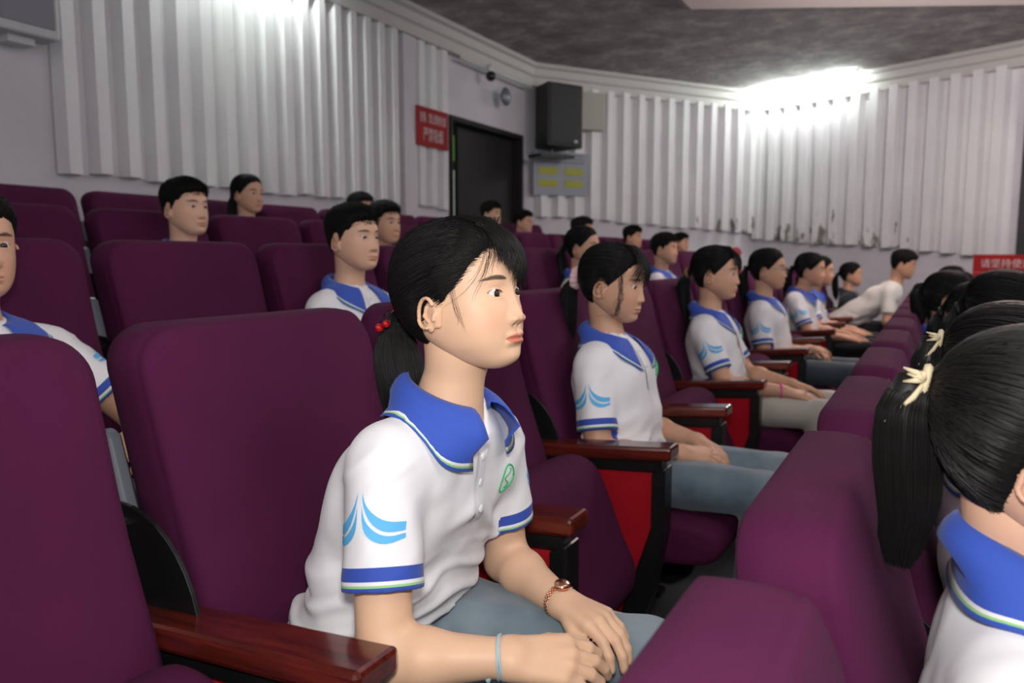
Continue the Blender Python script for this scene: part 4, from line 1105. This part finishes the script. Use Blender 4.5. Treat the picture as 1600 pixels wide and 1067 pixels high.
# ---- other heads
if not FAST_TEST:
    TL2 = [(-.132, 0, -.005, .016), (-.148, 0, -.03, .026), (-.150, 0, -.08, .034), (-.142, 0, -.14, .034), (-.135, 0, -.21, .026), (-.130, 0, -.25, .010)]
    H2 = make_head('pony', GIRL, 110, 150, .0024, eyeopen=.78, lip=.62)
    def girl_strands(n, nb, low=True, wisp=True, spec=None):
        s = [pony(H2, (-.126, 0, -.0), TL2, n, .0009, m=20), tailcore(TL2)]
        if nb: s.append(strands_mesh(resample(bangs(H2, spec or [(-.03, -.060, .03, .008), (-.02, -.045, .012, .010), (-.01, -.020, .018, .012), (0, 0, .020, .012), (.015, .025, .012, .012), (.03, .05, .02, .010), (.04, .068, .0, .006)], nb), 10), .0007))
        if wisp:
            wq = [[(.040 + RNG.normal(0, .006) + .012 * math.sin(PI * t), s_ * (-.0755 - .004 * math.sin(PI * t)), .045 - .14 * t) for t in np.linspace(0, 1, 7)] for s_ in (1, -1) for _ in range(16)]
            s.append(strands_mesh(resample(np.array(wq), 10), .0005))
        return s
    tie2 = lambda m_: [('hair_tie', hairtie((-.130, 0, -.003), .018, .008), m_, 'hair')]
    POSEB = dict(elR=(.33, -.195, .625), elL=(.33, .195, .625), wrR=(.545, -.115, .605), wrL=(.545, .085, .605), handR=dict(f=(.98, .1, -.15), n=(0, -.2, 1), curl=(.15, .25, .2)), handL=dict(f=(.98, -.15, -.15), n=(0, .2, 1), curl=(.15, .25, .2)))
    scr = MB()
    for k in range(11):
        a = 2 * PI * k / 11; scr.sphere((-.126, -.0 + .022 * math.cos(a), .000 + .024 * math.sin(a)), .0125, 6, (1.1, 1, 1))
    g2 = make_person(sit(H=H2, strands=girl_strands(1300, 130), headgear=[('hair_scrunchie', scr, PINKR, 'hair')], pitch=math.radians(7), res=.0052, head=(.225, 0, 1.068)))
    place(g2, (XR(1), YC(3), 0), 'girl with bangs and pale pink scrunchie, in white polo and blue jeans', rz=0)
    bang3 = [(-.03, -.050, .035, .006), (-.01, -.030, .030, .010), (.0, 0, .022, .014), (.015, .025, .012, .012), (.03, .05, .02, .010), (.04, .068, .0, .006)]
    wb_ = [('bracelet', ring_of((.535, -.118, .605), (1, .3, 0), .029, .005, 6, 16), PINKB)]
    g3 = make_person(sit(H=H2, strands=girl_strands(900, 160, spec=bang3, wisp=False), headgear=tie2(mat('brown_elastic', (.25, .14, .05), .6)), pitch=math.radians(1), trousers=BEIGE, extras=wb_ + [('lanyard', MB().tube([(.30, -.03, .88), (.335, -.02, .80), (.365, -.02, .70), (.38, -.02, .66)], .0025, 5).box((.375, -.04, .60), (.380, .0, .66)), mat('lanyard_tan', (.35, .30, .2), .6))], **POSEB))
    place(g3, (XR(1), YC(5), 0), 'girl in white polo and beige trousers, pink bracelet, hand on her knee')
    g4 = make_person(sit(H=H2, strands=girl_strands(900, 0, wisp=False), headgear=tie2(HAIR) + [('glasses', glasses(), GLASSF, None)], trousers=DENIMG, fat=1.06, wrR=(.47, -.03, .64), wrL=(.47, .04, .62), skin=SKIN_B))
    place(g4, (XR(1), YC(7), 0), 'girl in wire glasses with pulled-back hair and hands folded on her grey jeans')
    g5 = make_person(sit(H=H2, strands=girl_strands(700, 0, wisp=False), headgear=tie2(HAIR), trousers=DARKC, pitch=math.radians(4), res=.0065, head=(.30, 0, 1.055), neckb=(.235, 0, .90), **POSEB))
    place(g5, (XR(1), YC(9), 0), 'girl in white polo and black trousers with low dark ponytail, beyond the girl in glasses')
    place(g5, (XR(1), YC(10), 0), 'polo student mostly hidden behind the girl in black trousers, only arms and sleeve showing', sc=.98)
    Hb = make_head('boy', BOY, 110, 150, .0024, eyeopen=.72, lip=.5)
    def boy_strands(n):
        HV = Hb['HV'].reshape(-1, 3); kp = np.nonzero(Hb['keep'].reshape(-1) & (HV[:, 2] > .035))[0]; s_ = HV[RNG.choice(kp, n)]
        d = s_ - [-.01, 0, .0]; d /= np.linalg.norm(d, axis=1, keepdims=True); d = d + [.55, 0, .1] + RNG.normal(0, .25, d.shape); d /= np.linalg.norm(d, axis=1, keepdims=True); L = RNG.uniform(.003, .009, n)[:, None]
        P = np.stack([s_ - d * .004, s_ + d * L * .4, s_ + d * L * .8 + [.002, 0, -.001], s_ + d * L + [.004, 0, -.003]], 1); return strands_mesh(P, .0008)
    boy = make_person(sit(H=Hb, strands=[boy_strands(1800)], skin=SKIN_B, neckr=.050, trousers=DARKC))
    boyc = make_person(sit(H=Hb, strands=[boy_strands(1800)], skin=SKIN_C, neckr=.050, trousers=DARKC, pitch=math.radians(-2), res=.0055))
    boyg = make_person(sit(H=Hb, strands=[boy_strands(1500)], skin=SKIN_B, headgear=[('glasses', glasses(), GLASSF, None)], neckr=.050, trousers=DARKC, res=.008))
    # boy at the left edge reaches his arm along the rest
    boyl = make_person(sit(H=Hb, skin=SKIN_B, neckr=.050, trousers=DARKC, res=.0055, shL=(.225, .158, .845), elL=(.33, .30, .655), wrL=(.50, .175, .67), handL=dict(f=(.75, -.65, -.1), n=(.1, .4, .9), curl=(.3, .4, .3)), sleeve=.62, yaw=math.radians(-6)))
    place(boyl, (XR(2) + .005, YC(1) - .10, ZR(2) - .05), 'boy in white polo cut by the left edge, elbow on the armrest', sc=1.0)
    place(boyc, (XR(2) + .0, YC(3) - .05, ZR(2) - .012), 'crew-cut boy in white polo, seated just left of the large girl in front', rz=-.05)
    place(boyc, (XR(3), YC(3) - .0, ZR(3) - .045), 'smiling crew-cut boy whose head shows above empty chairs at upper left', rz=.03, sc=1.02)
    gb = make_person(sit(H=H2, strands=girl_strands(500, 0, wisp=False), headgear=tie2(HAIR), res=.008))
    place(gb, (XR(4) + .04, YC(5), ZR(4)), 'girl with dark ponytail in the last row against the folded white panels', rz=.0)
    place(boy, (XR(3) + .03, YC(5) + .12, ZR(3) - .06), 'boy with pursed lips just behind the crew-cut boy, seen right of his head', rz=-.1, sc=1.02)
    place(boy, (XR(4), YC(7) - .10, ZR(4) - .03), 'student nearly hidden behind the crew-cut boy, only black hair showing')
    place(boy, (XR(4), YC(10), ZR(4) + .02), 'boy seated in front of the dark doorway, left of a classmate in glasses')
    place(boyg, (XR(4) + .02, YC(11) + .02, ZR(4) - .03), 'student in glasses at the right side of the dark doorway')
    place(boyg, (XR(3) + .0, YC(10) - .05, ZR(3)), 'boy in glasses and white polo looking down, below the grey information board')
    place(boy, (XR(3), YC(12) + .05, ZR(3) - .03), 'short-haired boy between the pink scrunchie girl and the panelled wall')
    place(gb, (XR(2), YC(6) + .16, ZR(2) - .02), 'student hidden behind the head of the girl with the pink scrunchie, black hair only')
    place(boy, (XR(2), YC(9) - .1, ZR(2) - .02), 'boy in white polo, just left of the ponytail of the beige-trousered girl')
    place(gb, (XR(3) - .0, YC(14) - .1, ZR(3) - .08), 'dark-haired student in black, half hidden left of the beige-trousered girl', swap={'polo_shirt': DARKC, 'collar': DARKC})
    place(boy, (XR(3) + .02, YC(15) - .1, ZR(3) - .06), 'young man with longer dark hair in dark clothes by the wall below the panels', swap={'polo_shirt': DARKC, 'collar': DARKC})
    place(gb, (XR(2) + .1, YC(16) + .1, ZR(2) - .32), 'adult leaning with head lowered beside the far wall, dark hair tied back', rz=.1, swap={'polo_shirt': TEE, 'collar': TEE})
    place(gb, (XR(1) + .12, YC(13), ZR(1) - .10), 'woman in dark checked shirt leaning back at the far end of the row', swap={'polo_shirt': PLAID, 'collar': PLAID, 'trousers': DARKC})
    lean = make_person(sit(H=Hb, strands=[boy_strands(1200)], skin=SKIN_B, kind=TEE, trousers=DARKC, hip=(.30, 0, .53), waist=(.42, 0, .66), chest=(.56, 0, .79), neckb=(.69, 0, .905), head=(.745, 0, 1.06), pitch=math.radians(12), vee=(.75, 0, .88),
        shR=(.655, -.155, .845), shL=(.655, .155, .845), elR=(.66, -.21, .60), elL=(.66, .21, .60), wrR=(.78, -.02, .60), wrL=(.78, .05, .60), neckr=.050, hem=.52, fat=.9, slab=1, res=.007))
    place(lean, (XR(1) + .08, YC(11) + .20, 0.02), 'young man in plain white T-shirt leaning forward at the far end of the row')
    # front row, seen from behind
    TL3 = [(-.118, 0, .050, .016), (-.130, 0, .048, .024), (-.136, 0, .020, .033), (-.128, 0, -.035, .037), (-.118, 0, -.085, .032), (-.124, 0, -.118, .022), (-.126, 0, -.150, .010)]
    Hf = make_head('pony', GIRL, 130, 180, .0018)
    def bow(c, m_=BOWM, s=1.0):
        c = Vector(c); mb = hairtie(c, .0165 * s, .0050 * s, (-1, 0, .1))
        for s1, s2, L in ((-1, .9, .030), (-.7, .5, .034), (-1, .1, .028), (-.3, 1, .024), (-1, -1.6, .045)):
            mb.tube([c + Vector((0, -.018, .004)), c + Vector((s1 * .008, -.024, s2 * .010 + .004)), c + Vector((s1 * L * .7, -.020, s2 * L * .6))], [.0022, .0034, .0012], 6)
        return mb
    rg = make_person(sit(H=Hf, strands=[pony(Hf, (-.114, 0, .048), TL3, 3600, .00075, m=26, lift=.002), tailcore(TL3, .8)], headgear=[('hair_ribbon', bow((-.121, 0, .049)), BOWM, 'hair')], skin=SKIN_C, res=.0048, shres=.0045,
        head=(.205, -.005, 1.112), neckb=(.195, 0, .992), shR=(.185, -.150, .900), shL=(.185, .150, .900), chest=(.205, 0, .82), elR=(.235, -.21, .62), elL=(.235, .21, .62), pitch=math.radians(4), fat=1.02))
    place(rg, (XR(0) + .018, YC(1) - .062, ZR(0) - .002), 'nearest student at right seen from behind, black ponytail with cream ribbon')
    TL4 = TL3; rh = make_person(sit(H=H2, strands=[pony(H2, (-.114, 0, .048), TL3, 900, .0011, m=18), tailcore(TL3, .8)], headgear=[('hair_ribbon', bow((-.121, 0, .049)), BOWM, 'hair')], res=.007, trousers=DENIMG))
    place(rh, (XR(0) + .008, YC(2) - .03, ZR(0) + .028), 'ponytailed student with small cream bow just beyond the nearest right-hand student')
    rk = make_person(sit(H=H2, strands=[pony(H2, (-.114, 0, .040), TL2, 700, .0011, m=18), tailcore(TL2, .8)], res=.008, trousers=DARKC, headgear=tie2(HAIR)))
    place(rk, (XR(0) + .07, YC(4) - .05, ZR(0) + .065), 'dark-haired student with an ear showing, third head in the front row')
    place(rk, (XR(0) + .03, YC(5), ZR(0) + .01), 'dark-haired student in the front row, fourth head from the right edge')
    place(rh, (XR(0) - .06, YC(6), ZR(0) + .04), 'dark-haired student in the front row, fifth head from the right edge', swap={'hair_ribbon': BLACK})
    place(rk, (XR(0) + .0, YC(8), ZR(0) + .02), 'dark-haired front row student left of the red banner')
    place(rk, (XR(0) - .0, YC(11), ZR(0) + .03), 'farthest dark head in the front row, just past the last headrest')

# ================================================================== CHAIR ROWS
occ = {0: {1, 2, 4, 5, 6, 8, 11}, 1: {1, 3, 5, 7, 9, 10, 11, 13}, 2: {1, 3, 6, 9, 16}, 3: {3, 5, 10, 12, 14, 15}, 4: {5, 7, 10, 11}}
rng_ = {0: (0, 10), 1: (0, 13), 2: (0, 14), 3: (0, 15), 4: (1, 12)}
rown = {0: 'front row with its back to the camera girl', 1: 'row of the large girl', 2: 'first row behind the large girl', 3: 'second row behind the large girl', 4: 'last row against the panelled wall'}
ordn = ['nearest', 'second', 'third', 'fourth', 'fifth', 'sixth', 'seventh', 'eighth', 'ninth', 'tenth', 'eleventh', 'twelfth', 'thirteenth', 'fourteenth', 'fifteenth', 'sixteenth']
rowp = {0: 'front row', 1: "large girl's row", 2: "row behind hers", 3: 'second row behind her', 4: 'last row'}
for k, (a, b) in rng_.items():
    for j in range(a, b + 1):
        f = j not in occ[k]
        make_seat(k, j, f, ('empty folded purple chair, ' if f else 'occupied purple chair, ') + ordn[j - a] + ' from the camera in the ' + rowp[k], last=(j == b))
# red coat over the far chair back
o = ob('red_coat', me_from('red_coat', *snets(lambda P: smin(cone(P, (0, -.16, 0), (0, .16, .02), .07, .06) + .006 * np.sin(P[:, 1] * 50), cone(P, (.05, -.1, -.18), (.05, .12, -.2), .05, .05), .08), (-.2, -.3, -.4), (.2, .3, .2), .012), REDC)); o.location = (XR(2) + .04, YC(14), ZR(2) + 1.02)
tagm(o, 'red coat laid over a chair back beside the far wall', 'coat')
